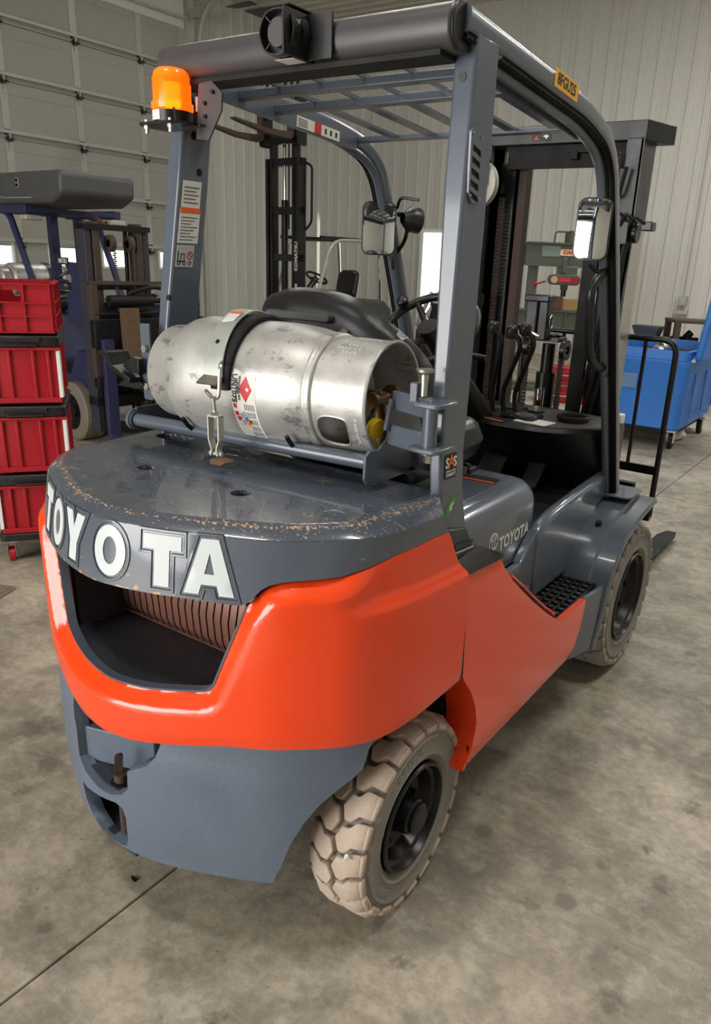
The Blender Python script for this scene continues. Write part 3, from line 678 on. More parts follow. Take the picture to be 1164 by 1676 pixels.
def oval(rx, rz, cy, cz, tk, a0=0):
    a = circ(0, 0, rx, 28, rz); b = circ(0, 0, rx-tk, 28, rz-tk); return sheet(MB(), a, lambda p, q: V(.4068, cy+p, cz+q), .001, [b], .02)
for (rx, rz, cy, cz) in ((.031, .030, .641, .812), (.010, .027, .641, .812), (.021, .011, .641, .824)):
    q = oval(rx, rz, cy, cz, .0045); m.add(q.v, q.f)
m.build('hood_emblem', decalw, hood)
m = MB(); decal(m, (.20, .83, .949), (1, .05, 0), (-.05, 1, 0), .22, .055, .001); m.build('warning_label', decalk, hood)
m = MB(); decal(m, (.20, .80, .9495), (1, .05, 0), (-.05, 1, 0), .22, .012, .001); m.build('label_stripe', decalo, hood)
m = MB(); m.bx(.10, .19, .86, .92, .945, .965).cyl((.16, .89, .965), (.16, .89, .975), .012); m.build('hood_latch', black, hood, bevel=.004)
# floor, mat, side rails
m = MB(); m.bx(-.41, .41, .98, 1.62, .66, .755); m.build('floor_plate', paint, F)
mm = MB(); mm.bx(-.38, .37, 1.0, 1.6, .755, .765); fmt = mm.build('floor_mat', mattebk, F)
m = MB()
for i in range(5): m.bx(-.36, .35, 1.04+i*.11, 1.13+i*.11, .764, .768)
m.build('mat_ribs', mattebk, fmt, bevel=.002)
both('floor_side_rail', lambda: MB().prism([(.90, .53), (1.22, .53), (1.34, .64), (1.50, .73), (1.62, .76), (1.62, .86), (1.52, .853), (1.36, .846), (1.20, .835), (1.05, .822), (.94, .80), (.90, .77)], (.40, 0, 0), (0, 1, 0), (0, 0, 1), .05), paint, bevel=.018, seg=3)
both('step_wall', lambda: MB().prism([(.55, .50), (.55, .70), (.80, .70), (.90, .78), (.99, .80), (1.0, .50)], (.405, 0, 0), (0, 1, 0), (0, 0, 1), .035), paint, bevel=.006)
# step tread
both('step_plate', lambda: MB().bx(.42, .572, .74, 1.24, .505, .522), mattebk, bevel=.003)
sme_ = bev_mesh(MB().bx(-.012, .012, -.0065, .0065, 0, .010).mesh('stud', black), .002)
for sx_ in (1, -1):
    for i in range(4):
        for j in range(11): inst(sme_, 'step_stud', F, Matrix.Translation((sx_*(.449+i*.034), .786+j*.041, .5215)))
# front fender
fp = [(1.125, .30), (1.175, .40), (1.205, .50), (1.24, .585), (1.30, .65), (1.38, .695), (1.48, .722), (1.60, .742), (1.66, .750), (1.725, .754)]
fp = [tuple(p) for p in fp]
def smoothline(p, it=2):
    for _ in range(it):
        q = [p[0]]
        for a, b in zip(p[:-1], p[1:]): q += [(a[0]*.75+b[0]*.25, a[1]*.75+b[1]*.25), (a[0]*.25+b[0]*.75, a[1]*.25+b[1]*.75)]
        p = q+[p[-1]]
    return p
FP = smoothline(fp)
def fender():
    m = MB(); xs_ = [(.40, .004), (.54, .004), (.548, -.004), (.615, -.004), (.622, -.012)]; vs = []; nx = len(xs_)
    for i, (y, z) in enumerate(FP):
        a = FP[max(0, i-1)]; b = FP[min(len(FP)-1, i+1)]; d = Vector((b[0]-a[0], b[1]-a[1])).normalized(); n = (-d.y, d.x)
        for x, o in xs_: vs.append((x, y+n[0]*o, z+n[1]*o))
        for x, o in reversed(xs_): vs.append((x, y+n[0]*(o-.012), z+n[1]*(o-.012)))
    k_ = 2*nx; fs = [(r*k_+i, r*k_+(i+1) % k_, (r+1)*k_+(i+1) % k_, (r+1)*k_+i) for r in range(len(FP)-1) for i in range(k_)]
    return m.add(vs, fs+[tuple(range(k_)), tuple((len(FP)-1)*k_+i for i in range(k_))[::-1]])
both('front_fender', fender, paint, ang=30)
both('fender_flap', lambda: MB().add([(.588, 1.062, .525), (.606, 1.215, .525), (.612, 1.12, .30), (.590, .965, .318), (.572, 1.062, .525), (.59, 1.215, .525), (.59, 1.12, .30), (.574, .965, .318)], [(0, 1, 2, 3), (7, 6, 5, 4), (0, 4, 5, 1), (1, 5, 6, 2), (2, 6, 7, 3), (3, 7, 4, 0)]), paint, bevel=.003)
both('fender_top_plate', lambda: MB().prism(rrect(.41, .555, 1.56, 1.745, .03, 4), (0, 0, .764), (1, 0, 0), (0, 1, 0), .008), paint, bevel=.002)
both('fender_bolt', lambda: MB().cyl((.50, 1.38, .69), (.50, 1.375, .712), .012, n=8), black)
# cowl / dashboard
CW = [(-.42, 1.50), (-.05, 1.36), (.10, 1.35), (.25, 1.37), (.36, 1.44), (.43, 1.55), (.44, 1.64), (.43, 1.83), (-.43, 1.83)]
m = MB(); cwl = smooth_poly(CW, 2); bt = [(-.40, 1.62), (.0, 1.60), (.3, 1.60), (.40, 1.64), (.41, 1.83), (-.41, 1.83)]
kk = len(cwl); vs = []
for (z, t) in ((.76, .75), (.88, .45), (.98, .12), (1.02, 0), (1.035, .04)):
    for (x, y) in cwl:
        yy = y+(1.62-y)*t if y < 1.62 else y
        if z > 1.03: yy = y+.012*(1 if y < 1.5 else 0); x = x*.985
        vs.append((x, yy, z))
fs = [(r*kk+i, r*kk+(i+1) % kk, (r+1)*kk+(i+1) % kk, (r+1)*kk+i) for r in range(4) for i in range(kk)]+[tuple(range(kk))[::-1], tuple(4*kk+i for i in range(kk))]
m.add(vs, fs); cowl = m.build('cowl', black, F, ang=40)
m = MB(); m.prism(smooth_poly([(-.08, 1.56), (-.03, 1.50), (.10, 1.39), (.25, 1.40), (.35, 1.47), (.405, 1.57), (.41, 1.80), (-.08, 1.80)], 2), (0, 0, 1.034), (1, 0, 0), (0, 1, 0), .0025); m.build('cowl_top', cowltop, cowl)
m = MB(); m.lathe([(0, .062), (.018, .068), (.024, .067), (.027, .060), (.024, .050), (-.03, .044), (-.03, 0)], (.265, 1.60, 1.035), (0, 0, 1), 28); m.build('cup_holder', black, cowl)
m = MB(); decal(m, (.155, 1.462, 1.0368), (1, -.12, 0), (.12, 1, 0), .145, .10, .002, .008); m.build('load_plate', decalw, cowl)
m = MB(); decal(m, (-.015, 1.415, 1.0365), (1, -.25, 0), (.25, 1, 0), .17, .07, .001); m.build('lever_label', decalk, cowl)
m = MB(); decal(m, (-.02, 1.385, 1.0378), (1, -.25, 0), (.25, 1, 0), .17, .01, .001); m.build('label_stripe', decalo, cowl)
m = MB()
for i in range(5):
    y = 1.46+i*.022; m.tube([(-.10+.25*j/10, y+.008*math.sin(j*1.9+i), 1.045+.006*math.sin(j*1.3)) for j in range(11)], .013, 6)
m.build('lever_gaiter', vinyl, cowl)
m = MB(); m.bx(-.10, .02, 1.62, 1.70, 1.036, 1.05).bx(.04, .10, 1.63, 1.70, 1.036, 1.048); m.build('switch_panel', black, cowl, bevel=.004)
m = MB(); m.bx(.385, .43, 1.72, 1.76, 1.03, 1.07); m.build('fuse_clip', white, cowl, bevel=.004)
# levers
for i, (x0, y0, x1, y1, z1) in enumerate(((-.065, 1.44, -.05, 1.43, 1.392), (-.02, 1.45, .022, 1.45, 1.380), (.03, 1.46, .075, 1.46, 1.395))):
    m = MB(); m.tube(arcpath([(x0+.03, y0+.03, 1.04), (x0+.01, y0+.03, 1.13), (x1+.045, y1, z1-.06), (x1+.035, y1, z1-.02), (x1, y1, z1)], .04, 5), .0105, 8); lv = m.build('control_lever', blackm, F)
    m = MB(); m.lathe([(-.026, .009), (-.022, .019), (0, .025), (.016, .022), (.026, .012), (.028, 0)], (x1, y1, z1), (.15, 0, 1), 16); m.build('lever_knob', black, lv)
m = MB(); m.tube([(.10, 1.46, 1.385), (.135, 1.46, 1.372)], .006, 6); m.build('lever_rod', steel, F)
# pedals
for (x, y, wd) in ((.19, 1.42, .07), (.0, 1.42, .11)):
    m = MB(); R = Matrix.Rotation(math.radians(-48), 3, 'X'); m.box((x, y, .83), (wd, .014, .13), R); m.cyl((x, y+.02, .80), (x, y+.14, .84), .010); pd = m.build('pedal', black, F, bevel=.004)
# steering wheel and column
sw = MB(); cc = V(-.085, .985, 1.405); ax = V(0, -.62, .78).normalized(); a_, b_ = frame(ax)
sw.tube([cc+(a_*math.cos(2*PI*i/40)+b_*math.sin(2*PI*i/40))*.176 for i in range(40)], .0155, 10, True); swo = sw.build('steering_wheel', vinyl, F)
m = MB()
for t in (.2, 2.3, 4.4): m.tube([cc-ax*.02, cc+(a_*math.cos(t)+b_*math.sin(t))*.172], [.016, .011], 8)
m.cyl(cc-ax*.03, cc+ax*.012, .045, .04, 20); m.build('steering_spoke', vinyl, swo)
m = MB(); kb = cc+(a_*math.cos(2.6)+b_*math.sin(2.6))*.17; m.lathe([(.0, .01), (.02, .02), (.045, .022), (.055, .012), (.057, 0)], kb, ax, 14); m.build('spinner_knob', black, swo)
m = MB(); m.cyl(cc-ax*.03, V(-.085, 1.45, 1.02), .035, .06, 16); m.build('steering_column', black, F)
m = MB(); m.tube([cc-ax*.09+V(.03, 0, 0), cc-ax*.09+V(.20, .02, -.02)], [.008, .012], 8).tube([cc-ax*.09, cc-ax*.09+V(-.18, .02, 0)], [.008, .012], 8); m.build('column_stalk', black, F)
m = MB(); m.bx(.02, .16, 1.05, 1.06, 1.1, 1.3)
# seat: rounded back shell, cushion
bo = [(-.335, 1.20), (-.352, 1.40), (-.352, 1.47), (-.335, 1.505), (-.30, 1.528), (-.22, 1.542), (-.12, 1.543), (-.02, 1.532), (.05, 1.508), (.11, 1.47), (.165, 1.43), (.215, 1.385), (.25, 1.33), (.262, 1.26), (.262, 1.15), (.20, 1.08), (-.28, 1.08)]
bo = smooth_poly(bo, 2)
sb = MB(); pillow(sb, bo, lambda x, z: V(x, .40+.9*max(0, x-.02)**1.6+.25*max(0, -.2-x)+.10*(z-1.3), z), .13, .065, .02); seat = sb.build('seat_back', vinyl, F, ang=80)
m = MB(); pillow(m, rrect(-.33, .24, .42, .92, .10, 5), lambda x, y: V(x, y, 1.05+.06*(y-.4)), .14, .06, .03); m.build('seat_cushion', vinyl, F, ang=80)
m = MB(); m.prism(rrect(-.26, -.02, 1.455, 1.478, .01, 3), (0, .328, 0), (1, 0, 0), (0, 0, 1), -.03)
m.build('seat_plate', oldgrey, seat, bevel=.004)
m = MB(); m.cyl((.03, .335, 1.43), (.03, .36, 1.43), .014, n=10).cyl((-.325, .33, 1.455), (-.325, .36, 1.455), .008, n=8); m.build('seat_bolt', steel, seat)
# ================================================================== WHEELS
def tyre_set(R, W, rr, nl, tread, side):
    """meshes for one wheel, axle along +X, outer face at x=+W/2"""
    h = W/2; d = R*.085
    prof = [(h-.022, rr-.006), (h-.010, rr), (h-.004, rr+.012), (h+.001, rr+.018), (h-.002, rr+.024), (h-.002, rr+(R-rr)*.50), (h+.002, rr+(R-rr)*.58), (h-.004, rr+(R-rr)*.62), (h-.006, R-d*1.25), (h-.02, R-d)]
    prof = prof+[(-t, r) for t, r in reversed(prof)]
    car = MB().lathe(prof, (0, 0, 0), (1, 0, 0), 64); cme = car.mesh('carcass', side, 50)
    p = 2*PI/nl; rb = R-d*1.1
    tl = [(.0, -.004), (.0, W*.19), (.26, W*.30), (.26, W*.42)]; wd = .81
    poly = [(a, w_) for a, w_ in tl]+[(.67, W*.51)]+[(a+wd, w_) for a, w_ in reversed(tl)]
    def lug(sg, ph):
        m = MB(); k_ = len(poly); vs = []
        for lev in (0, 1):
            for (a, w_) in poly:
                th = (a+ph)*p; x = sg*(h-w_)
                if lev == 0: r = rb-.004; x = sg*(h-w_-(.0 if w_ > 0 else -.0)); 
                else:
                    r = R-(.010*(1-w_/(W*.16))**2 if w_ < W*.16 else 0); x = sg*(h-w_-.012*(1 if w_ < 0 else 0))
                vs.append((x, r*math.cos(th), r*math.sin(th)))
        m.add(vs, [tuple(range(k_))[::-1], tuple(range(k_, 2*k_))]+[(i, (i+1) % k_, (i+1) % k_+k_, i+k_) for i in range(k_)])
        # shoulder flank down the sidewall
        v2 = []
        for a in (0.02, wd-.02):
            th = (a+ph)*p
            for (x, r) in ((h-.005, R-.014), (h+.0025, R-.020), (h-.001, R-d*1.55), (h-.02, R-d*1.5)): v2.append((sg*x, r*math.cos(th), r*math.sin(th)))
        m.add(v2, [(0, 1, 2, 3), (7, 6, 5, 4)]+[(i, (i+1) % 4, (i+1) % 4+4, i+4) for i in range(4)])
        for a in (.28, .56):
            for q in ((a+ph)*p,):
                pass
        me = m.mesh('tread_lug', tread, 50); return bev_mesh(me, .0022)
    rim = MB().lathe([(h-.004, rr-.004), (h+.002, rr-.008), (h+.002, rr-.014), (h-.008, rr-.018), (h-.016, rr-.020), (h-.022, rr-.030), (h-.040, rr-.036), (h-.055, rr-.042), (h-.066, rr-.060), (h-.070, rr*.55), (h-.062, rr*.40), (h-.05, rr*.36), (h-.05, 0)], (0, 0, 0), (1, 0, 0), 56)
    rme = rim.mesh('rim', blackm, 30)
    return cme, [lug(1, 0), lug(-1, .5)], rme
def wheel(name, sets, c, rz, nl, hub, parent=F):
    cme, lugs, rme = sets
    o = bpy.data.objects.new(name, cme); COL.objects.link(o); o.parent = parent; o.location = c; o.rotation_euler = (0, 0, rz)
    for i in range(nl):
        for k_ in (0, 1):
            q = bpy.data.objects.new('tread_lug', lugs[k_]); COL.objects.link(q); q.parent = o; q.rotation_euler = (2*PI*i/nl+.06, 0, 0)
    q = bpy.data.objects.new('wheel_rim', rme); COL.objects.link(q); q.parent = o
    hub.copy
    q = bpy.data.objects.new('hub_cap', hub); COL.objects.link(q); q.parent = o
    return o
RW = .152; rs = tyre_set(.267, RW, .152, 22, tyre_t, tyre_s)
m = MB().lathe([(.0, .06), (.012, .052), (.02, .05), (.048, .047), (.052, .041), (.062, .041), (.068, .034), (.069, 0)], (RW/2-.052, 0, 0), (1, 0, 0), 28)
for i in range(6):
    t = i*PI/3; m.cyl((RW/2-.068, .083*math.cos(t), .083*math.sin(t)), (RW/2-.048, .083*math.cos(t), .083*math.sin(t)), .010, n=6)
hubr = m.mesh('hub', blackm)
w1 = wheel('rear_wheel', rs, (.480, 0, .267), .034, 22, hubr); w2 = wheel('rear_wheel', rs, (-.480, 0, .267), PI+.034, 22, hubr)
FW = .178; fs_ = tyre_set(.322, FW, .195, 26, tyre_f, tyre_s)
m = MB().lathe([(-.03, .10), (.0, .095), (.02, .085), (.022, .06), (.028, .058), (.03, 0)], (FW/2-.075, 0, 0), (1, 0, 0), 28)
for i in range(8):
    t = i*PI/4; m.cyl((FW/2-.08, .118*math.cos(t), .118*math.sin(t)), (FW/2-.052, .118*math.cos(t), .118*math.sin(t)), .011, n=6)
hubf = m.mesh('hub', blackm)
w3 = wheel('front_wheel', fs_, (.500, 1.655, .322), 0, 26, hubf); w4 = wheel('front_wheel', fs_, (-.500, 1.655, .322), PI, 26, hubf)
# raised sidewall lettering, wrapped around the sidewall
def wraptext(s, size, r0, a0, x, parent):
    m = MB(); vs, fs = text_mesh(s, size, .0008, 'CENTER', .0006)
    m.add([V(x+p.z, (r0+p.y)*math.cos(a0-p.x/r0), (r0+p.y)*math.sin(a0-p.x/r0)) for p in vs], fs); m.build('sidewall_lettering', tyre_f, parent)
wraptext('INFASFLIX', .028, .192, 1.75, RW/2-.001, w1); wraptext('6.00-9', .026, .194, 3.9, RW/2-.001, w1)
# ================================================================== OVERHEAD GUARD
def pillar():
    m = MB(); st = [(2.085, .466, .413, .198, .104), (1.80, .478, .425, .165, .110), (1.43, .493, .452, .124, .116), (1.20, .502, .468, .103, .112), (1.10, .506, .474, .105, .114), (.98, .512, .47, .115, .128), (.93, .515, .46, .12, .14)]
    vs = []
    for z, xo, xi, y, d in st: vs += [(xo, y, z), (xi, y, z), (xi, y+d, z), (xo, y+d, z)]
    return m.add(vs, [(0, 1, 2, 3), (27, 26, 25, 24)]+[(4*i+j, 4*i+(j+1) % 4, 4*i+4+(j+1) % 4, 4*i+4+j) for i in range(6) for j in range(4)])
pr_, pl_ = both('rear_pillar', pillar, paint, bevel=.007, seg=3)
both('pillar_bolt', lambda: MB().cyl((.441, .196, 2.0), (.440, .187, 2.0), .011, n=12), beamdk)
both('pillar_top_plate', lambda: MB().prism([(.20, 2.06), (.20, 2.09), (.28, 2.10), (.36, 2.085), (.30, 2.05)], (.452, 0, 0), (0, 1, 0), (0, 0, 1), .012), paint, bevel=.003)
def rail(w0=.052, w1_=.058, dz=0, dy=0):
    cl = arcpath([(.440, .165, 2.100), (.440, .90, 2.047), (.440, 1.13, 1.985), (.445, 1.30, 1.60), (.458, 1.632, .765)], .20, 8)
    m = MB(); vs = []; n = len(cl); q = rrect(-w0/2, w0/2, -w1_/2, w1_/2, .016, 3); k_ = len(q)
    for i, p in enumerate(cl):
        d = (cl[min(n-1, i+1)]-cl[max(0, i-1)]).normalized(); up = V(1, 0, 0).cross(d).normalized()
        if i > 2: pass
        p = p+up*dz
        for (a, b) in q: vs.append(p+V(1, 0, 0)*(a+dy)+up*b)
    return m.add(vs, [(r*k_+i, r*k_+(i+1) % k_, (r+1)*k_+(i+1) % k_, (r+1)*k_+i) for r in range(n-1) for i in range(k_)]+[tuple(range(k_))[::-1], tuple((n-1)*k_+i for i in range(k_))])
both('guard_side_rail', rail, paint, ang=50)
both('rail_gutter', lambda: rail(.030, .030, -.038, -.012), paint, ang=50)
both('rail_seal', lambda: rail(.012, .012, -.030, .016), mattebk, ang=50)
both('rail_foot', lambda: MB().lathe([(0, .045), (.012, .04), (.014, 0)], (.456, 1.632, .755), (0, 0, 1), 16), paint)
m = MB(); bs = rrect(.118, .212, 2.040, 2.130, .038, 5); m.prism(bs, (-.438, 0, 0), (0, 1, 0), (0, 0, 1), .882); m.build('rear_beam', beampl, F, bevel=.006, ang=30)
m = MB(); m.prism(bs, (.445, 0, 0), (0, 1, 0), (0, 0, 1), .007); m.build('beam_end_cap', black, F, bevel=.003, ang=30)
m = MB(); m.bx(-.40, .42, .126, .204, 2.031, 2.042); m.build('beam_underplate', mattebk, F)  # matte black puts the shade under the beam into the colour
for (y, z) in ((.392, 2.056), (.545, 2.045)):
    MB().box((0, y, z), (.86, .030, .024), Matrix.Rotation(math.radians(-4), 3, 'X')).build('guard_crossbar', paint, F, bevel=.004)
MB().box((0, .968, 2.020), (.86, .030, .016), Matrix.Rotation(math.radians(-4), 3, 'X')).build('guard_front_bar', paint, F, bevel=.003)
for x in (-.245, -.10, .045, .19, .333):
    MB().bar((x, .20, 2.082), (x, .56, 2.056), .010, .010).build('guard_rod', paint, F)
    MB().bar((x, .56, 2.050), (x, .955, 2.022), .034, .008).build('guard_longitudinal_bar', paint, F)
both('rail_web', lambda: MB().add([(.40, .24, 2.085), (.40, .95, 2.035), (.40, .95, 1.985), (.40, .24, 2.035), (.408, .24, 2.085), (.408, .95, 2.035), (.408, .95, 1.985), (.408, .24, 2.035)], [(0, 1, 2, 3), (7, 6, 5, 4), (0, 4, 5, 1), (1, 5, 6, 2), (2, 6, 7, 3), (3, 7, 4, 0)]), paint)
# labels
m = MB(); decal(m, (-.399, .74, 2.022), (0, 1, -.072), (0, .072, 1), .22, .032, .001); gl = m.build('guard_label', decalw, F)
m = MB(); decal(m, (-.3978, .735, 2.0222), (0, 1, -.072), (0, .072, 1), .034, .032, .0005); m.build('label_red_square', decalr, gl)
m = MB()
for i in range(3): decal(m, (-.3978, .775+i*.028, 2.0195-i*.002), (0, 1, -.072), (0, .072, 1), .010, .016, .0005)
for i in range(4): decal(m, (-.3978, .66, 2.036-i*.006), (0, 1, -.072), (0, .072, 1), .045, .002, .0005)
m.build('label_print', decalk, gl)
m = MB(); decal(m, (.4668, .685, 2.074), (0, 1, -.075), (0, .075, 1), .160, .042, .001); yl = m.build('model_label', decaly, F)
m = MB(); text(m, '8FGU25', .038, (.4682, .685, 2.074), (0, 1, -.075), (0, .075, 1), .98, .0004, bold=.0008); m.build('label_print', decalk, yl)
# safety labels on the inner face of the left pillar
def lp(y, z): return V(-(.425+(1.80-z)*.073 if z < 1.8 else .425-(z-1.8)*.042)+.0012, y-.012, z)
def sheetlabel(y0, y1, z0, z1, m_, nm, off=0, par=F):
    m = MB(); sheet(m, [(y0, z0), (y1, z0), (y1, z1), (y0, z1)], lambda a, b: lp(a-.115*(1.8-b), b)+V(off, 0, 0), .001, [], .05); return m.build(nm, m_, par)
a1 = sheetlabel(.190, .258, 1.745, 1.815, decalw, 'notice_label', .001); a2 = sheetlabel(.188, .262, 1.650, 1.742, decalw, 'notice_label', .001)
sheetlabel(.188, .262, 1.730, 1.745, decalo, 'label_stripe', .0018, a2)
for i in range(5): sheetlabel(.196, .25-.01*(i % 2), 1.797-i*.010, 1.799-i*.010, decalk, 'label_print', .0022, a1)
for i in range(8): sheetlabel(.194, .255-.012*(i % 3), 1.718-i*.0085, 1.7196-i*.0085, decalk, 'label_print', .0022, a2)
a3 = sheetlabel(.188, .252, 1.585, 1.645, greytx, 'pictogram_label', .001)
def lpo(a, b): return lp(a-.115*(1.8-b), b)+V(.0022, 0, 0)
m = MB()
for cy in (.198, .218, .238): sheet(m, circ(cy, 1.596, .006, 14), lpo, .0006, [circ(cy, 1.596, .004, 14)], .01)
for r in ((.192, .195, 1.600, 1.628), (.195, .222, 1.599, 1.602), (.203, .205, 1.602, 1.622), (.203, .218, 1.620, 1.622), (.216, .218, 1.602, 1.622)): sheet(m, [(r[0], r[2]), (r[1], r[2]), (r[1], r[3]), (r[0], r[3])], lpo, .0006, [], .05)
m.build('label_print', decalk, a3)
m = MB(); sheet(m, circ(.238, 1.617, .011, 20), lpo, .0006, [circ(.238, 1.617, .0085, 20)], .01); sheet(m, [(.230, 1.624), (.232, 1.626), (.246, 1.611), (.244, 1.609)], lpo, .0006, [], .05); m.build('prohibition_ring', decalr, a3)
m = MB(); m.cyl((-.45, .135, 1.50), (-.45, .128, 1.50), .008, n=12).cyl((-.422, .24, 1.84), (-.430, .24, 1.84), .010, n=12).cyl((-.418, .22, 1.93), (-.426, .22, 1.93), .010, n=12)
m.build('pillar_hole', mattebk, F)
m = MB(); m.tube(arcpath([(-.40, .22, 2.04), (-.395, .25, 1.98), (-.40, .23, 1.93)], .05), .022, 10); m.build('cable_boot', black, F)
m = MB(); m.bx(-.385, -.375, .20, .215, 1.985, 2.02).bx(-.37, -.36, .20, .215, 1.985, 2.02); m.build('cable_connector', white, F)
# SAS label, leaf label, vent plate on the right pillar
def rp(y, z): return V(.47+.04*(2-z)+.0015, y, z)
m = MB(); sheet(m, rrect(.118, .176, 1.143, 1.203, .006, 3), rp, .001, [], .05); sas = m.build('stability_label', decalk, F)
def rpo(o): return lambda x, y, z: rp(x, y)+V(o+z, 0, 0)
def rtext(s, size, y, z, m_, par, o=.0012, sx=1, bold=.001):
    m = MB(); vs, fs = text_mesh(s, size, .0003, 'CENTER', bold); m.add([rp(y+p.x*sx, z+p.y)+V(o+p.z, 0, 0) for p in vs], fs); return m.build('label_print', m_, par)
rtext('S  S', .034, .147, 1.181, decalw, sas, sx=1.05); rtext('A', .044, .147, 1.183, decalo, sas, .0018); rtext('STABILITY', .0105, .147, 1.152, decalw, sas, sx=.95, bold=.0003); rtext('SYSTEM OF ACTIVE', .006, .147, 1.161, decalw, sas, sx=.9, bold=.0001)
leaf = [(.120, 1.048), (.132, 1.056), (.137, 1.072), (.150, 1.086), (.166, 1.088), (.180, 1.084), (.172, 1.080), (.166, 1.066), (.152, 1.052), (.136, 1.046)]
m = MB(); sheet(m, leaf, rp, .001, [], .02); lf = m.build('leaf_label', decalg, F)
m = MB(); sheet(m, [(.146, 1.060), (.152, 1.074), (.166, 1.080), (.170, 1.078), (.158, 1.070), (.158, 1.062)], lambda a, b: rp(a, b)+V(.001, 0, 0), .0006, [], .02); m.build('leaf_highlight', decalw, lf)
vh = [[(.186+.003*i, 1.872-i*.023), (.222+.003*i, 1.862-i*.023), (.224+.003*i, 1.849-i*.023), (.186+.003*i, 1.859-i*.023)] for i in range(0, 5)]
vh = [[(a-.004*i*1.2, b) for a, b in h] for i, h in enumerate(vh)]
m = MB(); sheet(m, [(.176, 1.895), (.20, 1.912), (.222, 1.90), (.228, 1.86), (.232, 1.78), (.222, 1.755), (.19, 1.755), (.172, 1.775)], lambda a, b: rp(a, b)+V(.0035, 0, 0), .005, vh, .02); vt = m.build('vent_plate', paint, F)
m = MB()
for h in vh: sheet(m, offset(h, .001), lambda a, b: rp(a, b)+V(.0004, 0, 0), .001, [], .02)
m.build('vent_slots', mattebk, vt)
m = MB()
for (a, b) in ((.184, 1.893), (.222, 1.888), (.180, 1.77), (.222, 1.765)): m.cyl(rp(a, b)+V(.002, 0, 0), rp(a, b)+V(.006, 0, 0), .003, n=8)
m.build('vent_screw', steel, vt)
# ---------------- beacon
B0 = V(-.362, .10, 0)
m = MB(); m.lathe([(1.966, .046), (1.97, .053), (1.985, .053), (1.987, .048), (2.045, .046), (2.056, .043), (2.063, .034), (2.065, 0)], B0, (0, 0, 1), 40)
for z in [1.99+.0042*i for i in range(13)]: m.lathe([(z, .0465), (z+.001, .0485), (z+.002, .0465)], B0, (0, 0, 1), 40)
beac = m.build('beacon_lens', amber, F)
MB().cyl(B0+V(0, 0, 1.975), B0+V(0, 0, 2.03), .014, n=12).build('beacon_lamp', amberhot, beac)
m = MB(); m.lathe([(1.938, .050), (1.966, .050), (1.967, 0)], B0, (0, 0, 1), 32)
for t in (-.6, 1.5): m.prism([(0, 1.938), (.02, 1.938), (.002, 1.972), (0, 1.972)], B0+V(math.cos(t)*.048, math.sin(t)*.048, 0), (math.cos(t), math.sin(t), 0), (0, 0, 1), .006)
m.build('beacon_base', blackm, beac)
m = MB(); sheet(m, [(-2.25, 1.942), (-1.40, 1.942), (-1.42, 1.965), (-2.22, 1.965)], lambda t, z: B0+V(math.cos(t)*.0512, math.sin(t)*.0512, z), .001, [], .05); m.build('beacon_label', white, beac)
m = MB(); m.prism([(-.085, -.03), (-.06, -.06), (.05, -.06), (.085, -.03), (.085, .04), (-.085, .04)], B0+V(0, 0, 1.931), (1, 0, 0), (0, 1, 0), .006); m.build('beacon_tray', blackm, F)
m = MB()
for x in (-.05, .04): m.cyl(B0+V(x, -.045, 1.912), B0+V(x, -.045, 1.944), .005, n=8).cyl(B0+V(x, -.045, 1.922), B0+V(x, -.045, 1.93), .009, n=6)
m.build('beacon_bolt', steel, F)
m = MB(); m.prism([(-.305, 1.905), (-.29, 2.03), (-.245, 2.034), (-.208, 2.005), (-.212, 1.965), (-.26, 1.90)], (0, .125, 0), (1, 0, 0), (0, 0, 1), -.005); m.bar((-.44, .13, 1.933), (-.27, .13, 1.933), .05, .005); m.build('beacon_bracket', beampl, F)
m = MB()
for (x, z) in ((-.238, 2.008), (-.268, 1.985), (-.268, 1.955)): m.cyl((x, .1245, z), (x, .1195, z), .005, n=10)
m.build('bracket_hole', mattebk, F)
# ---------------- backup alarm
ac = V(.040, .055, 2.094)
m = MB(); og = smooth_poly([(-.030, -.046), (.030, -.046), (.052, -.012), (.052, .014), (.030, .046), (-.030, .046), (-.052, .014), (-.052, -.012)], 2)
m.prism(og, ac+V(0, .09, 0), (1, 0, 0), (0, 0, 1), .07)
sh = MB(); sheet(sh, og, lambda a, b: ac+V(a, .0, b), .025, [offset(og, -.004)], .02, -1); alm = m.build('alarm_body', black, F)
q = MB(); sheet(q, og, lambda a, b: ac+V(a, -.004, b), .032, [offset(og, -.004)], .02, 1); q.build('alarm_rim', black, alm)
MB().cyl(ac+V(0, .03, 0), ac+V(0, .0, 0), .029, n=28).build('alarm_cone', mattebk if 0 else beampl, alm)
m = MB()
for t in (.8, 2.35, 3.93, 5.5): m.bar(ac+V(.026*math.cos(t), .0, .026*math.sin(t)), ac+V(.05*math.cos(t), .0, .048*math.sin(t)), .002, .004, (0, 1, 0))
m.build('alarm_rib', beampl, alm)
m = MB(); m.bx(.075, .081, .03, .16, 2.045, 2.135).bx(-.05, .081, .045, .14, 2.14, 2.144).bx(.081, .15, .110, .118, 2.045, 2.135); m.prism([(-.02, -.02), (0, 0), (.06, 0), (.06, -.03)], (-.055, .03, 2.142), (1, 0, 0), (0, 1, 0), .003); m.build('alarm_bracket', black, F, bevel=.002)
m = MB(); m.cyl((.082, .075, 2.112), (.090, .075, 2.112), .009, n=8).cyl((.09, .075, 2.112), (.096, .075, 2.112), .005, n=8); m.build('alarm_bolt', chrome, F)
m = MB(); decal(m, ac+V(.0, .045, -.0475), (1, 0, 0), (0, -1, 0), .055, .045, .001); m.build('alarm_label', decalw, alm)
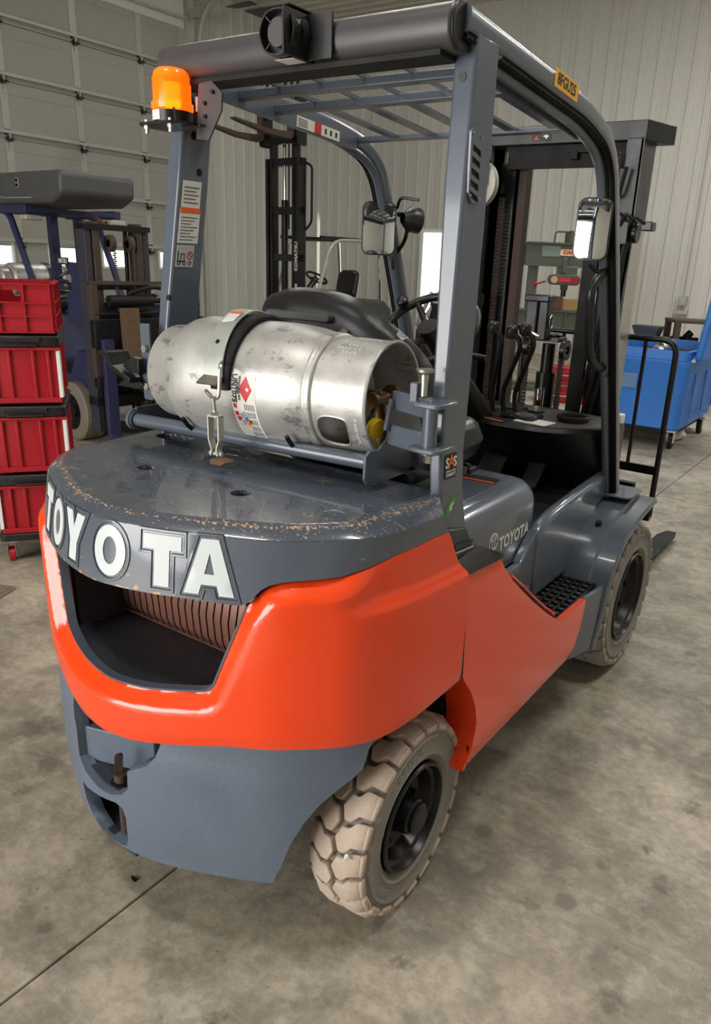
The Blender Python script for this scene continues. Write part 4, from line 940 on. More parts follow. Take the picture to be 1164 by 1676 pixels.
# ---------------- mirrors and grab handle
def mirror(name, c, wd, ht, yaw):
    ol = rrect(-wd/2, wd/2, -ht/2, ht/2, .028, 5); a = V(math.cos(yaw), math.sin(yaw), 0); n = V(math.sin(yaw), -math.cos(yaw), 0); up = V(0, 0, 1)
    m = MB(); pillow(m, ol, lambda x, z: c+a*x+up*z-n*(.014-.35*x*x), .028, .018, .012); o = m.build(name, black, F, ang=70)
    m = MB(); sheet(m, offset(ol, -.005), lambda x, z: c+a*x+up*z+n*(.008-1.6*x*x-.9*z*z-.06*z), .003, [], .012); g = m.build('mirror_glass', mirrorm, o, ang=80)
    q = MB(); sheet(q, offset(ol, .0), lambda x, z: c+a*x+up*z+n*(.006-1.6*x*x-.9*z*z-.06*z), .006, [offset(ol, -.006)], .012); q.build('mirror_rim', black, o)
    return o
mirror('right_mirror', V(.420, 1.13, 1.752), .112, .190, .175); mirror('left_mirror', V(-.432, 1.15, 1.742), .130, .192, .62)
m = MB(); m.tube(arcpath([(.42, 1.15, 1.64), (.43, 1.20, 1.62), (.455, 1.27, 1.64)], .04), .007, 8).tube([(-.37, 1.16, 1.64), (-.42, 1.24, 1.60)], .007, 8); m.build('mirror_stem', blackm, F)
m = MB(); hp = arcpath([(.440, 1.285, 1.650), (.425, 1.165, 1.575), (.425, 1.225, 1.36), (.428, 1.29, 1.305), (.438, 1.44, 1.285)], .05, 6); m.tube(hp, .0165, 10); m.bx(.425, .455, 1.38, 1.44, 1.26, 1.315); m.build('grab_handle', black, F, bevel=.003)
m = MB(); m.tube(arcpath([(-.42, 1.25, 1.82), (-.40, 1.24, 1.86), (-.32, 1.25, 1.85)], .03), .006, 8); m.lathe([(0, .02), (.03, .045), (.07, .048), (.075, .04), (.076, 0)], (-.385, 1.24, 1.785), (.5, 1, -.1), 18); m.tube(arcpath([(-.37, 1.26, 1.76), (-.39, 1.27, 1.70), (-.425, 1.27, 1.66)], .03), .008, 8).tube([(-.42, 1.26, 1.80), (-.37, 1.26, 1.80)], .010, 8); m.build('work_lamp', black, F)
# ================================================================== MAST, CARRIAGE, FORKS
m = MB()
for s in (-1, 1):
    m.bx(.235, .30, 1.90, 1.925, .12, 2.13).bx(.235, .30, 2.03, 2.055, .12, 2.13).bx(.292, .305, 1.90, 2.055, .12, 2.13) if s > 0 else m.bx(-.435, -.365, 1.90, 1.925, .12, 2.13).bx(-.435, -.365, 2.03, 2.055, .12, 2.13).bx(-.445, -.43, 1.90, 2.055, .12, 2.13)
m.build('outer_mast_rail', blackm, F)
MB().bx(.3045, .307, 1.91, 2.05, .9, 1.80).build('bare_rail_face', steel, F)
m = MB(); m.prism([(-.47, 2.12), (.372, 2.12), (.372, 2.192), (-.47, 2.192)], (0, 2.08, 0), (1, 0, 0), (0, 0, 1), .18)
for p in m.v:
    if p.x > .3 and p.y < 1.95: p.x = .31
mc_ = m.build('mast_top_bar', black, F, bevel=.004)
m = MB(); m.bx(-.30, .26, 1.93, 1.95, 2.03, 2.12).bx(-.02, .10, 1.905, 1.93, 2.085, 2.115).bx(.0, .03, 1.90, 1.93, 2.06, 2.09); m.build('mast_crossmember', mattebk, F)
m = MB(); decal(m, (-.135, 1.8988, 2.148), (1, 0, 0), (0, 0, 1), .085, .034, .001); wl_ = m.build('pinch_label', decalk, F)
m = MB(); m.prism([(-.169, 2.136), (-.147, 2.136), (-.158, 2.156)], (0, 1.8975, 0), (1, 0, 0), (0, 0, 1), .0006); m.build('warning_triangle', decalr, wl_)
m = MB(); m.prism([(-.13, 2.150), (-.115, 2.156), (-.10, 2.150), (-.108, 2.146), (-.112, 2.138), (-.120, 2.147)], (0, 1.8975, 0), (1, 0, 0), (0, 0, 1), .0006); m.build('hand_pictogram', decalw, wl_)
for (x0, x1) in ((-.345, -.275), (.165, .225)):
    m = MB(); m.bx(x0, x1, 1.97, 1.985, .5, 2.06).bx(x0, x1, 2.05, 2.065, .5, 2.06); m.build('inner_mast_rail', blackm, F)
MB().bx(-.262, -.225, 1.985, 2.04, .5, 2.06).build('rusty_rail_face', rustd, F)
m = MB(); m.bx(.10, .165, 1.93, 1.95, .25, 1.80); m.build('inner_rail_flange', mattebk, F)
for (x, r, z1) in ((-.375, .032, 1.90), (.33, .026, 1.1)):
    m = MB(); m.cyl((x, 1.87, .3), (x, 1.87, z1-.45), r+.006, n=18).cyl((x, 1.87, z1-.45), (x, 1.87, z1-.40), r+.012, n=18).cyl((x, 1.87, z1-.4), (x, 1.87, z1), r*.8, n=18); m.build('lift_cylinder', blackm, F)
# chain sheave at the upper left
m = MB(); m.lathe([(-.018, .055), (-.016, .085), (-.012, .092), (-.006, .085), (.006, .085), (.012, .092), (.016, .085), (.018, .055), (.018, .02), (-.018, .02)], (-.385, 1.86, 1.965), (.25, 1, 0), 36, True); shv = m.build('chain_sheave', galv, F)
m = MB(); m.bx(-.43, -.335, 1.81, 1.83, 1.955, 2.075); m.build('sheave_bracket', mattebk, F, bevel=.003)
m = MB()
for x in (-.405, -.372): m.cyl((x, 1.808, 2.045), (x, 1.798, 2.045), .012, n=12)
m.build('sheave_bolt', decalb, F)
MB().cyl((-.395, 1.808, 1.985), (-.395, 1.795, 1.985), .014, n=10).build('sheave_nut', steel, F)
m = MB()
for i in range(4): m.tube([(-.345+i*.006, 1.80, 2.06), (-.375+i*.006, 1.79, 1.965)], .003, 6)
m.build('lift_hose', steel, F)
def chain(x, y, z0, z1, m_, nm='lift_chain'):
    m = MB(); n = int((z1-z0)/.016)
    for i in range(n):
        z = z0+i*.016
        for dx in (-.010, -.003, .004, .011): m.box((x+dx, y, z), (.0035, .016, .0145 if (i+int((dx+.01)/.007)) % 2 else .011))
        m.cyl((x-.013, y, z), (x+.013, y, z), .0035, n=6, cap=False)
    o = m.build(nm, m_, F); o['kind'] = 'stuff'; return o
chain(-.31, 1.93, .9, 1.93, rustd); chain(.225, 1.93, .9, 1.75, rustd); chain(.055, 1.93, .7, 1.30, rustd); chain(-.115, 1.93, .7, 1.30, rustd); chain(.215, 1.875, 1.75, 2.09, rustd)
# centre cylinder with its chain wheels
m = MB(); m.cyl((-.03, 1.98, .5), (-.03, 1.98, 1.17), .045, n=20); m.cyl((-.03, 1.98, 1.17), (-.03, 1.98, 1.3), .03, n=20); m.build('centre_cylinder', blackm, F)
MB().cyl((-.03, 1.93, 1.0), (-.03, 1.93, 1.10), .022, n=20).build('cylinder_rod', chrome, F)
m = MB(); m.bx(-.075, .045, 1.90, 2.0, 1.315, 1.335).cyl((-.02, 1.97, 1.335), (-.02, 1.97, 1.345), .05); m.build('centre_crosshead', blackm, F, bevel=.003)
m = MB(); m.bx(-.11, -.055, 1.86, 1.92, 1.34, 1.50).bx(-.05, -.005, 1.86, 1.92, 1.32, 1.49).bx(-.12, .0, 1.85, 1.93, 1.485, 1.515); m.build('valve_block', black, F, bevel=.006)
m = MB(); m.tube(circpts := [(-.001, 1.90+.02*math.cos(t*PI/8), 1.40+.028*math.sin(t*PI/8)) for t in range(16)], .003, 6, True); m.build('block_ring', steel, F)
for x in (.06, -.12): MB().lathe([(-.012, .02), (-.012, .045), (.012, .045), (.012, .02)], (x, 1.95, 1.28), (1, 0, 0), 24, True).build('chain_wheel', blackm, F)
# hardware beside the right front pillar
m = MB(); m.bx(.235, .30, 1.86, 1.93, 1.73, 1.82).cyl((.31, 1.90, 1.775), (.33, 1.90, 1.775), .038, n=20).bx(.345, .39, 1.87, 1.93, 1.785, 1.82); m.build('mast_bracket', blackm, F, bevel=.004)
m = MB()
for i in range(3): m.tube(arcpath([(.23+i*.035, 1.86, 1.80), (.25+i*.035, 1.85, 1.86-.01*i), (.30+i*.03, 1.87, 1.81)], .03), .006, 8)
m.tube(arcpath([(.20, 1.86, 2.06), (.18, 1.85, 1.95), (.24, 1.86, 1.90), (.26, 1.86, 2.02)], .05), .008, 8)
m.build('mast_hose', mattebk, F)
for (x0, x1) in ((.26, .16), (.30, .19), (.24, .22)): MB().tube([(x0, 1.87, 1.74), (x1+.06, 1.87, 1.3), (x1, 1.88, .95)], .010, 8).build('mast_hose', mattebk, F)
# load backrest, carriage, forks
m = MB(); TB = .0135
m.tube(arcpath([(.485, 2.20, .52), (.485, 2.20, 1.345), (-.485, 2.20, 1.345), (-.485, 2.20, .52)], .07, 8), TB, 10); m.build('load_backrest_frame', blackm, F)
for x in (.345, .15, -.05, -.25, -.40): MB().tube([(x, 2.20, 1.335), (x, 2.20, .74)], .009, 8).build('backrest_bar', blackm, F)
m = MB(); m.bx(-.485, .485, 2.19, 2.21, .725, .765); m.build('backrest_crossbar', blackm, F)
m = MB(); m.bx(-.49, .49, 2.18, 2.215, .50, .60).bx(-.49, .49, 2.18, 2.215, .12, .20).bx(-.30, -.26, 2.06, 2.18, .12, .62).bx(.20, .24, 2.06, 2.18, .12, .62); m.build('carriage', blackm, F)
def fork():
    m = MB(); prof = [(2.215, .66), (2.255, .66), (2.255, .085), (3.35, .062), (3.50, .052), (3.50, .040), (2.26, .036), (2.225, .05), (2.215, .09)]
    m.prism([(y, z) for y, z in prof], (0, 0, 0), (0, 1, 0), (0, 0, 1), .11); return m
for x in (.275, -.385):
    fk = fork()
    for p in fk.v:
        p.x += x
        if p.y > 3.49: p.x = x+.055+(p.x-x-.055)*.55
    fk.build('fork', mattebk, F, bevel=.003)
both('tilt_cylinder', lambda: MB().cyl((.30, 1.25, .45), (.30, 1.92, .62), .03, n=16), blackm)
# ================================================================== GAS CYLINDER BRACKET (part of the truck)
AX = V(math.cos(.093), math.sin(.093), 0); RV = V(math.sin(.093), -math.cos(.093), 0); C0 = V(.334, .146, 1.307)
def TK(t, th, r):
    r += .005*(r > .1555)
    return C0-AX*t+V(0, 0, 1)*(r*math.cos(th))+RV*(r*math.sin(th))
br0 = V(-.445, -.012, 1.166); br1 = V(.352, .040, 1.172)
MB().cyl(br0, br1, .0185, n=20).build('cradle_bar', paint, F)
m = MB(); m.cyl(br0+V(-.012, 0, 0), br0, .030, n=20).cyl(br0+V(0, 0, 0), br0+V(.006, 0, 0), .026, n=20); m.build('cradle_bar_end', paint, F)
MB().cyl(br0+V(0, .24, 0), br1+V(-.03, .24, 0), .0185, n=16).build('cradle_bar', paint, F)
m = MB(); m.bar(br0+V(.0, -.0, .01), br0+V(.0, .25, .01), .05, .008, (1, 0, 0)); m.build('cradle_end_plate', paint, F)
for t in (.22, .56):
    m = MB(); m.tube([TK(t, math.radians(a), .166) for a in range(125, 236, 10)], .006, 6)
    m.build('cradle_arc', blackm, F)
ep = [(.004, 1.128), (-.006, 1.142), (-.004, 1.196), (.012, 1.208), (.05, 1.205), (.082, 1.225), (.104, 1.27), (.128, 1.312), (.165, 1.322), (.205, 1.30), (.235, 1.24), (.262, 1.16), (.262, 1.128), (.03, 1.118)]
m = MB(); m.prism(ep, (.355, 0, 0), (0, 1, 0), (0, 0, 1), .008); m.build('bracket_side_plate', paint, F, bevel=.002)
MB().bx(.20, .47, .19, .30, 1.115, 1.135).build('bracket_foot', blackm, F)
m = MB(); m.bar((.364, .10, 1.318), (.50, .052, 1.318), .012, .045, (0, 0, 1)); m.bar((.368, .08, 1.245), (.368, .10, 1.318), .045, .010, (1, 0, 0)); m.bar((.364, .085, 1.238), (.50, .050, 1.238), .012, .05, (0, 0, 1)); m.build('hinge_arm', paint, F, bevel=.003)
MB().cyl((.494, .055, 1.215), (.494, .055, 1.335), .0175, n=20).build('hinge_barrel', paint, F)
m = MB()
for z in (1.326, 1.224): m.prism(rrect(.455, .535, .02, .115, .015, 3), (0, 0, z), (1, 0, 0), (0, 1, 0), .010)
m.bx(.435, .455, .055, .075, 1.325, 1.372); m.build('hinge_lug', paint, F, bevel=.002)
m = MB(); m.cyl((.494, .055, 1.196), (.494, .055, 1.216), .010, n=6); m.build('hinge_nut', steel, F)
m = MB(); m.cyl((.470, .06, 1.345), (.470, .06, 1.385), .008, n=12).lathe([(0, .009), (.018, .010), (.024, .020), (.030, .021), (.032, 0)], (.470, .06, 1.375), (0, 0, 1), 20); m.build('hinge_pin', steel, F)
# latch bracket on the left pillar
m = MB(); m.prism(rrect(-.02, .02, -.105, .115, .006, 2), (-.500, .085, 1.31), (1, 0, 0), (0, 0, 1), .006); m.build('latch_plate', paint, F)
m = MB()
for z in (1.355, 1.245): m.cyl((-.497, .078, z), (-.497, .068, z), .011, n=6)
m.build('latch_bolt', steel, F)
m = MB(); m.prism([(-.66, 1.335), (-.62, 1.335), (-.60, 1.30), (-.52, 1.27), (-.52, 1.255), (-.61, 1.29), (-.635, 1.325), (-.66, 1.328)], (0, .11, 0), (1, 0, 0), (0, 0, 1), .08); m.prism([(-.62, 1.235), (-.585, 1.258), (-.52, 1.262), (-.50, 1.25), (-.52, 1.235)], (0, .09, 0), (1, 0, 0), (0, 0, 1), .03); m.prism([(-.575, 1.30), (-.53, 1.33), (-.50, 1.325), (-.50, 1.28), (-.55, 1.285)], (0, .07, 0), (1, 0, 0), (0, 0, 1), .02); m.cyl((-.56, .10, 1.28), (-.44, .10, 1.28), .018, n=14); m.build('latch_claw', blackm, F, bevel=.002)
# clamp strap with turnbuckle
def strap(t, w_, a0, a1, r, th, m_, nm, par=F, lean=0):
    m = MB(); n = 20; vs = []
    for i in range(n+1):
        a = math.radians(a0+(a1-a0)*i/n); tt = t+lean*(i/n)
        for (dt, rr) in ((-w_/2, r), (w_/2, r), (w_/2, r+th), (-w_/2, r+th)): vs.append(TK(tt+dt, a, rr))
    m.add(vs, [(4*i+j, 4*i+(j+1) % 4, 4*i+4+(j+1) % 4, 4*i+4+j) for i in range(n) for j in range(4)]+[(0, 1, 2, 3), (4*n+3, 4*n+2, 4*n+1, 4*n)]); return m.build(nm, m_, par, bevel=.0012)
sp_ = strap(.462, .056, -30, 80, .174, .005, zinc, 'clamp_strap', lean=-.048)
m = MB(); m.cyl(TK(.427, math.radians(52), .174), TK(.427, math.radians(52), .1800), .006, n=12); m.build('strap_hole', mattebk, sp_)
q0 = math.radians(22); m = MB(); sheet(m, [(-.018, .30), (.018, .30), (.018, .52), (-.005, .56), (-.018, .56)], lambda a, b: TK(.447-.022*b-a, b, .1802), .001, [], .03); m.build('strap_label', decalw, sp_)
m = MB(); sheet(m, [(-.018, .24), (.018, .24), (.018, .33), (-.018, .33)], lambda a, b: TK(.447-.022*b-a, b, .1808), .001, [], .03); m.build('label_stripe', decalo, sp_)
m = MB(); sheet(m, [(-.028, 1.40), (.028, 1.40), (.030, 1.50), (-.030, 1.50)], lambda a, b: TK(.414-a, b, .178+(b-1.40)*.25), .004, [], .03); m.build('strap_lip', steel, sp_)
hp_ = [TK(.388, 1.20, .184), TK(.372, 1.26, .207), TK(.370, 1.62, .207), TK(.392, 1.66, .202), TK(.425, 1.58, .192)]
m = MB(); m.tube(arcpath(hp_, .015), .0048, 8); m.tube([TK(.392, 1.64, .204), TK(.392, 1.90, .207)], .005, 8); m.cyl(TK(.392, 1.80, .2055), TK(.392, 1.85, .2065), .010, n=6); m.build('turnbuckle_rod', steel, F)
tb = TK(.392, 1.86, .206); te = V(tb.x+.006, tb.y-.0, 1.125); m = MB()
for s in (-1, 1): m.bar(tb+AX*s*.016, tb+AX*s*.016+V(0, 0, -.06), .004, .02, RV).bar(tb+AX*s*.016+V(0, 0, -.06), tb+AX*s*.007+V(0, 0, -.085), .004, .02, RV).bar(tb+AX*s*.007+V(0, 0, -.085), tb+AX*s*.011+V(0, 0, -.100), .004, .02, RV)
m.bar(tb-AX*.018, tb+AX*.018, .004, .02, RV); m.cyl(tb+AX*.02+V(0, 0, -.096), tb-AX*.02+V(0, 0, -.096), .006, n=10); m.build('turnbuckle_yoke', galv, F)
m = MB(); m.prism([(0, 0), (.035, .002), (.05, .010), (.045, .014), (.0, .012)], tb+V(.02, -.01, -.112), (1, 0, 0), (0, 0, 1), .03); m.build('clamp_tab', rust, F)
# ================================================================== GAS CYLINDER (held by the bracket: a thing of its own)
G = thing('gas_cylinder', 'scuffed silver aluminium gas cylinder strapped across the rear of the orange forklift', 'gas cylinder', C0)
def gbuild(mb, name, m_, par=None, **kw):
    for p in mb.v: p -= C0
    return mb.build(name, m_, par or G, **kw)
m = MB(); m.lathe([(.085, 0), (.088, .04), (.10, .08), (.125, .115), (.148, .134), (.165, .141), (.19, .149), (.22, .155), (.26, .159), (.30, .161), (.53, .161), (.565, .159), (.595, .153), (.617, .143), (.634, .130), (.645, .112), (.65, .08), (.652, 0)], C0, -AX, 72); gbuild(m, 'tank_body', alum, ang=40)
m = MB(); m.lathe([(.615, .132), (.622, .1395), (.630, .1345), (.638, .130), (.690, .127), (.696, .125), (.697, .121), (.64, .122), (.615, .126)], C0, -AX, 72, True); gbuild(m, 'foot_ring', alum, ang=40)
m = MB(); m.lathe([(.150, .140), (.152, .1465), (.158, .148), (.163, .1465), (.166, .1475), (.172, .149), (.176, .147), (.178, .143)], C0, -AX, 72); gbuild(m, 'weld_bead', alum, ang=60)
cut1 = smooth_poly([(.050, 1.86), (.052, 2.24), (.066, 2.46), (.125, 2.46), (.142, 2.28), (.140, 1.95), (.122, 1.80), (.066, 1.80)], 2); cut2 = smooth_poly([(.060, -.62), (.060, -.28), (.075, -.22), (.125, -.22), (.138, -.3), (.138, -.6), (.12, -.68), (.075, -.68)], 2)
s_ = .14
def colf(a, b): return TK(a, b/s_ if 0 else b, .1405)
m = MB(); sc_ = .14; ol = [(.004, -PI*sc_), (.160, -PI*sc_), (.160, PI*sc_), (.004, PI*sc_)]
sheet(m, ol, lambda a, b: TK(a, b/sc_, .1405), .004, [[(a, b*sc_) for a, b in cut1], [(a, b*sc_) for a, b in cut2]], .014, 1); gbuild(m, 'tank_collar', alum, ang=60)
m = MB(); m.tube([TK(.003, 2*PI*i/72, .1395) for i in range(72)], .0042, 8, True); gbuild(m, 'collar_rim', alum)
m = MB()
for cu in (cut1, cut2): m.tube([TK(a, b, .1395) for a, b in cu], .0026, 6, True)
gbuild(m, 'cutout_edge', alum)
def ctext(s, size, t, th, m_, nm, r=.1408, bold=0, rot=False, par=None, sx=1):
    vs, fs = text_mesh(s, size, .0004, 'CENTER', bold); m = MB()
    if rot: m.add([TK(t-p.y, th+p.x*sx/r, r+p.z+.0004) for p in vs], fs)
    else: m.add([TK(t-p.x*sx, th-p.y/r, r+p.z+.0004) for p in vs], fs)
    return gbuild(m, nm, m_, par)
for (s, t, th) in (('101E2897  24', .062, .10), ('Z V M T 1 S', .085, .32), ('4 M U S', .078, .42), ('M S E 2 I C U', .088, .53), ('2 G U E', .082, .63)): ctext(s, .012, t, th, white, 'stamped_text')
ctext('A 0301.037-TC', .012, .028, 2.05, white, 'stamped_text', rot=True)
# shipping label wrapped on the body
def lab2(poly, o, m_, nm, par=None, holes=()):
    m = MB(); sheet(m, [(t, th*.156) for t, th in poly], lambda a, b: TK(a, b/.156, .1565+o), .0006, [[(t, th*.156) for t, th in h] for h in holes], .012); return gbuild(m, nm, m_, par)
LA = lab2([(.300, 1.30), (.368, 1.30), (.374, 1.31), (.374, 2.44), (.304, 2.44), (.300, 2.40)], 0, decalw, 'shipping_label')
lab2([(.310, 1.53), (.330, 1.33), (.350, 1.53), (.330, 1.73)], .0007, decalr, 'flammable_diamond', LA)
lab2([(.318, 1.53), (.322, 1.50), (.328, 1.51), (.327, 1.54), (.322, 1.56)], .0013, decalw, 'flame_mark', LA)
ctext('UN1075', .020, .3655, 1.53, decalk, 'label_print', .1572, .0006, True, LA)
ctext('LIQUEFIED', .0075, .3555, 1.50, decalk, 'label_print', .1572, .0002, True, LA); ctext('PETROLEUM GAS', .0075, .349, 1.52, decalk, 'label_print', .1572, .0002, True, LA)
for (a, b, m_) in ((.3655, 1.80, decalr), (.364, 1.93, decalr), (.360, 2.02, decalr), (.338, 2.02, decalb), (.330, 2.07, decalr), (.338, 2.13, decaly)): lab2([(a-.005, b-.035), (a+.005, b-.035), (a+.005, b+.035), (a-.005, b+.035)], .0008, m_, 'label_mark', LA)
m = MB()
for i in range(9):
    for j in range(5):
        t = .307+i*.0055; th0 = 1.76+j*.13+(.02*i if i > 5 else 0)
        if i > 4 and j in (2, 3): continue
        sheet(m, [(t, th0*.156), (t+.0016, th0*.156), (t+.0016, (th0+.10)*.156), (t, (th0+.10)*.156)], lambda a, b: TK(a, b/.156, .1572), .0004, [], .05)
fp_ = gbuild(m, 'fine_print', decalk, LA); fp_['kind'] = 'stuff'
# rubber pad band under the strap
m = MB(); n = 40; vs = []
for i in range(n+1):
    a = math.radians(-60+150*i/n)
    for (t, r) in ((.376, .157), (.376, .166), (.384, .171), (.425, .171), (.432, .166), (.432, .157)): vs.append(TK(t, a, r))
m.add(vs, [(6*i+j, 6*i+(j+1) % 6, 6*i+6+(j+1) % 6, 6*i+6+j) for i in range(n) for j in range(6)]); m.build('strap_pad', mattebk, F, ang=50)
# valve, coupling, gauge in the collar
vc = TK(.06, 0, 0); m = MB(); m.cyl(vc+AX*-.03+V(0, -.0, 0), vc+AX*.03, .018, n=14).cyl(vc+V(0, 0, .02), vc+V(0, 0, -.02), .022, n=14).cyl(vc+RV*.03+AX*.02, vc-RV*.055+AX*.02, .012, n=12).lathe([(0, .012), (.004, .026), (.012, .028), (.018, .02), (.02, 0)], vc-RV*.05+AX*.02, -RV, 16).cyl(vc+RV*.03+AX*.02, vc+RV*.045+AX*.02, .02, n=10); gbuild(m, 'tank_valve', brass)
m = MB(); m.cyl(vc+AX*.02+V(0, 0, -.012), vc+AX*.022+V(0, 0, -.045), .016, n=16).cyl(vc+AX*.022+V(0, 0, -.045), vc+AX*.024+V(0, 0, -.058), .019, n=16).cyl(vc+AX*.024+V(0, 0, -.058), vc+AX*.028+V(0, 0, -.105), .0175, n=20).cyl(vc+AX*.028+V(0, 0, -.105), vc+AX*.028+V(0, 0, -.13), .011, n=12); gbuild(m, 'hose_coupling', brass)
yc = TK(.025, 2.35, .085); m = MB(); m.lathe([(0, .010), (.004, .024), (.018, .026), (.022, .022), (.023, 0)], yc, AX*.8+RV*.2+V(0, 0, -.1), 20); gbuild(m, 'yellow_cap', yellow)
m = MB(); m.lathe([(0, .028), (.006, .030), (.008, .026), (.008, 0)], TK(.07, 1.75, .06), AX*.8+RV*.6, 24); gbuild(m, 'fill_gauge', galv)
m = MB(); m.tube(arcpath([V(.36, .20, 1.20), V(.40, .26, 1.14), V(.36, .32, 1.05)], .04), .012, 10); m.build('fuel_hose', mattebk, F)
# ================================================================== STACK OF RED TOOL BOXES (left)
SA, SR = (-2.42, .60), math.radians(53.7)
def at_stack(name, label, z, cat, grp): return thing(name, label, cat, (SA[0], SA[1], z), SR, grp)
def toolbox(z, h, label, strips):
    t = at_stack('tool_box', label, z, 'tool box', 'red stacking tool boxes')
    W, D = .375, .54; m = MB(); pl = rrect(.012, W-.012, .012, D-.012, .02, 3); m.prism(pl, (0, 0, .012), (1, 0, 0), (0, 1, 0), h-.075); b = m.build('box_body', red, t, bevel=.004)
    m = MB()
    for x in (.06, .13, .24, .31): m.bx(x, x+.014, -.002, .014, .02, h-.08)
    m.bx(.01, W-.01, -.006, .014, .004, .03); m.bx(.0, W, -.010, .02, h-.085, h-.07)
    for y in (.10, .25, .40): m.bx(W-.014, W+.002, y, y+.014, .02, h-.08)
    m.build('box_rib', red, b, bevel=.002)
    for (x, y) in ((.002, .0), (W-.020, .0), (W-.016, .03)) if strips else ():
        MB().bx(x, x+.016, y-.003, y+.012, .03, h-.085).build('corner_strip', white, t)
    m = MB(); m.prism(rrect(-.004, W+.004, -.008, D, .025, 3), (0, 0, h-.070), (1, 0, 0), (0, 1, 0), .058); l = m.build('lid', black, t, bevel=.008, seg=2)
    m = MB(); m.bx(.08, .29, -.02, 0, h-.045, h-.02); m.bx(.10, .27, -.026, -.01, h-.065, h-.055); m.build('latch', black, l, bevel=.004)
    return t
toolbox(.165, .335, 'bottom red tool box of the stack, on a wheeled dolly', True)
toolbox(.500, .360, 'middle red tool box of the stack with a black lid', True)
toolbox(.860, .352, 'upper red tool box of the stack, right under the open crate', True)
t = at_stack('open_crate', 'open red plastic crate with ribbed sides on top of the tool box stack', 1.212, 'crate', None)
W, D, h = .36, .52, .235
def cwall(w, hh, hand):
    m = MB(); ho = [rrect(w*.12, w*.62, hh*.62, hh*.86, .018, 3)] if hand else []
    sheet(m, [(0, 0), (w, 0), (w, hh), (0, hh)], lambda a, b: V(a, 0, b), .006, ho, .06, 1)
    for x in (.0, .33, .64, .97): m.bx(w*x, w*x+.008, -.014, 0, 0, hh)
    for z in (0, .33, .60, .97): m.bx(0, w, -.014, 0, hh*z, hh*z+.006)
    return m
cwall(W, h, True).build('side_wall', red, t)
o = cwall(D, h, False).build('side_wall', red, t); o.location = (W, 0, 0); o.rotation_euler = (0, 0, PI/2)
o = cwall(W, h, True).build('side_wall', red, t); o.location = (W, D, 0); o.rotation_euler = (0, 0, PI)
o = cwall(D, h, False).build('side_wall', red, t); o.location = (0, D, 0); o.rotation_euler = (0, 0, -PI/2)
MB().bx(0, W, 0, D, 0, .006).build('crate_bottom', red, t)
t = at_stack('wheeled_dolly', 'black dolly on red swivel casters under the red tool boxes', 0, 'dolly', None)
m = MB(); m.prism(rrect(-.01, W+.025, -.01, D+.03, .03, 3), (0, 0, .125), (1, 0, 0), (0, 1, 0), .04); m.build('dolly_deck', black, t, bevel=.006)
for (x, y) in ((.04, .03), (.34, .03), (.04, .50), (.34, .50)):
    m = MB(); m.bx(x-.035, x+.035, y-.035, y+.035, .115, .125).bx(x-.022, x-.018, y-.02, y+.03, .03, .115).bx(x+.018, x+.022, y-.02, y+.03, .03, .115); cf = m.build('caster_fork', steel, t)
    MB().cyl((x-.014, y+.015, .04), (x+.014, y+.015, .04), .04, n=20).build('caster_wheel', red, cf)
t = thing('floor_grate', 'dark ribbed rubber mat lying on the concrete at the left edge', 'mat', (-2.16, .30, 0), .4)
MB().prism(rrect(-.28, .14, -.12, .12, .02, 3), (0, 0, .001), (1, 0, 0), (0, 1, 0), .006).build('mat_base', solidt, t)
m = MB()
for i in range(9): m.bx(-.26, .12, -.10+i*.024, -.09+i*.024, .007, .011)
m.build('mat_rib', solidt, t)['kind'] = 'stuff'
# ================================================================== OLD BLUE FORKLIFT (left)
A = thing('forklift', 'old dark blue forklift with brown forks raised behind the red tool boxes', 'forklift', (-4.62, 2.55, 0), -.12)
def awheel(x, y, r, w_, nm='wheel'):
    m = MB(); m.lathe([(0, r*.62), (.005, r*.66), (.0, r*.72), (.006, r*.93), (.02, r), (w_-.02, r), (w_, r*.92), (w_, 0)], (x, y, r), (0, 1, 0), 40); o = m.build(nm, solidt, A, ang=30)
    m = MB(); m.lathe([(-.002, r*.62), (.02, r*.56), (.05, r*.4), (.05, r*.2), (.01, r*.18), (.01, 0)], (x, y, r), (0, 1, 0), 28); m.build('wheel_rim', mattebk, o, ang=30); return o
awheel(0, -.02, .255, .22); awheel(0, .72, .255, .22); awheel(-1.15, .0, .2, .15); awheel(-1.15, .75, .2, .15)
m = MB(); m.prism([(-1.5, .2), (-1.55, .75), (-1.45, 1.02), (-.75, 1.02), (-.62, .62), (-.15, .55), (.0, .78), (.18, .78), (.2, .3), (-.3, .18)], (0, .93, 0), (1, 0, 0), (0, 0, 1), .86); m.build('truck_body', bluep, A, bevel=.02)
m = MB(); m.bx(-.60, -.10, .1, .9, .55, .60); m.build('floor_plate', mattebk, A)
m = MB(); m.prism([(-.05, .6), (.02, 1.18), (.12, 1.22), (.20, 1.18), (.22, .6)], (0, .82, 0), (1, 0, 0), (0, 0, 1), .66); m.build('cowl', bluep, A, bevel=.02)
pillow_m = MB(); pillow(pillow_m, rrect(-1.25, -.75, .25, .75, .08, 4), lambda x, y: V(x, y, 1.12), .14, .06, .05); pillow_m.build('seat_cushion', vinyl, A, ang=80)
m = MB(); pillow(m, rrect(.25, .75, 1.10, 1.32, .08, 4), lambda y, z: V(-1.28-.15*(z-1.1), y, z), .10, .05, .05); m.build('seat_back', vinyl, A, ang=80)
m = MB(); c_ = V(-.60, .42, 1.32); ax_ = V(-.55, 0, .83).normalized(); a1_, b1_ = frame(ax_); m.tube([c_+(a1_*math.cos(2*PI*i/32)+b1_*math.sin(2*PI*i/32))*.185 for i in range(32)], .014, 8, True)
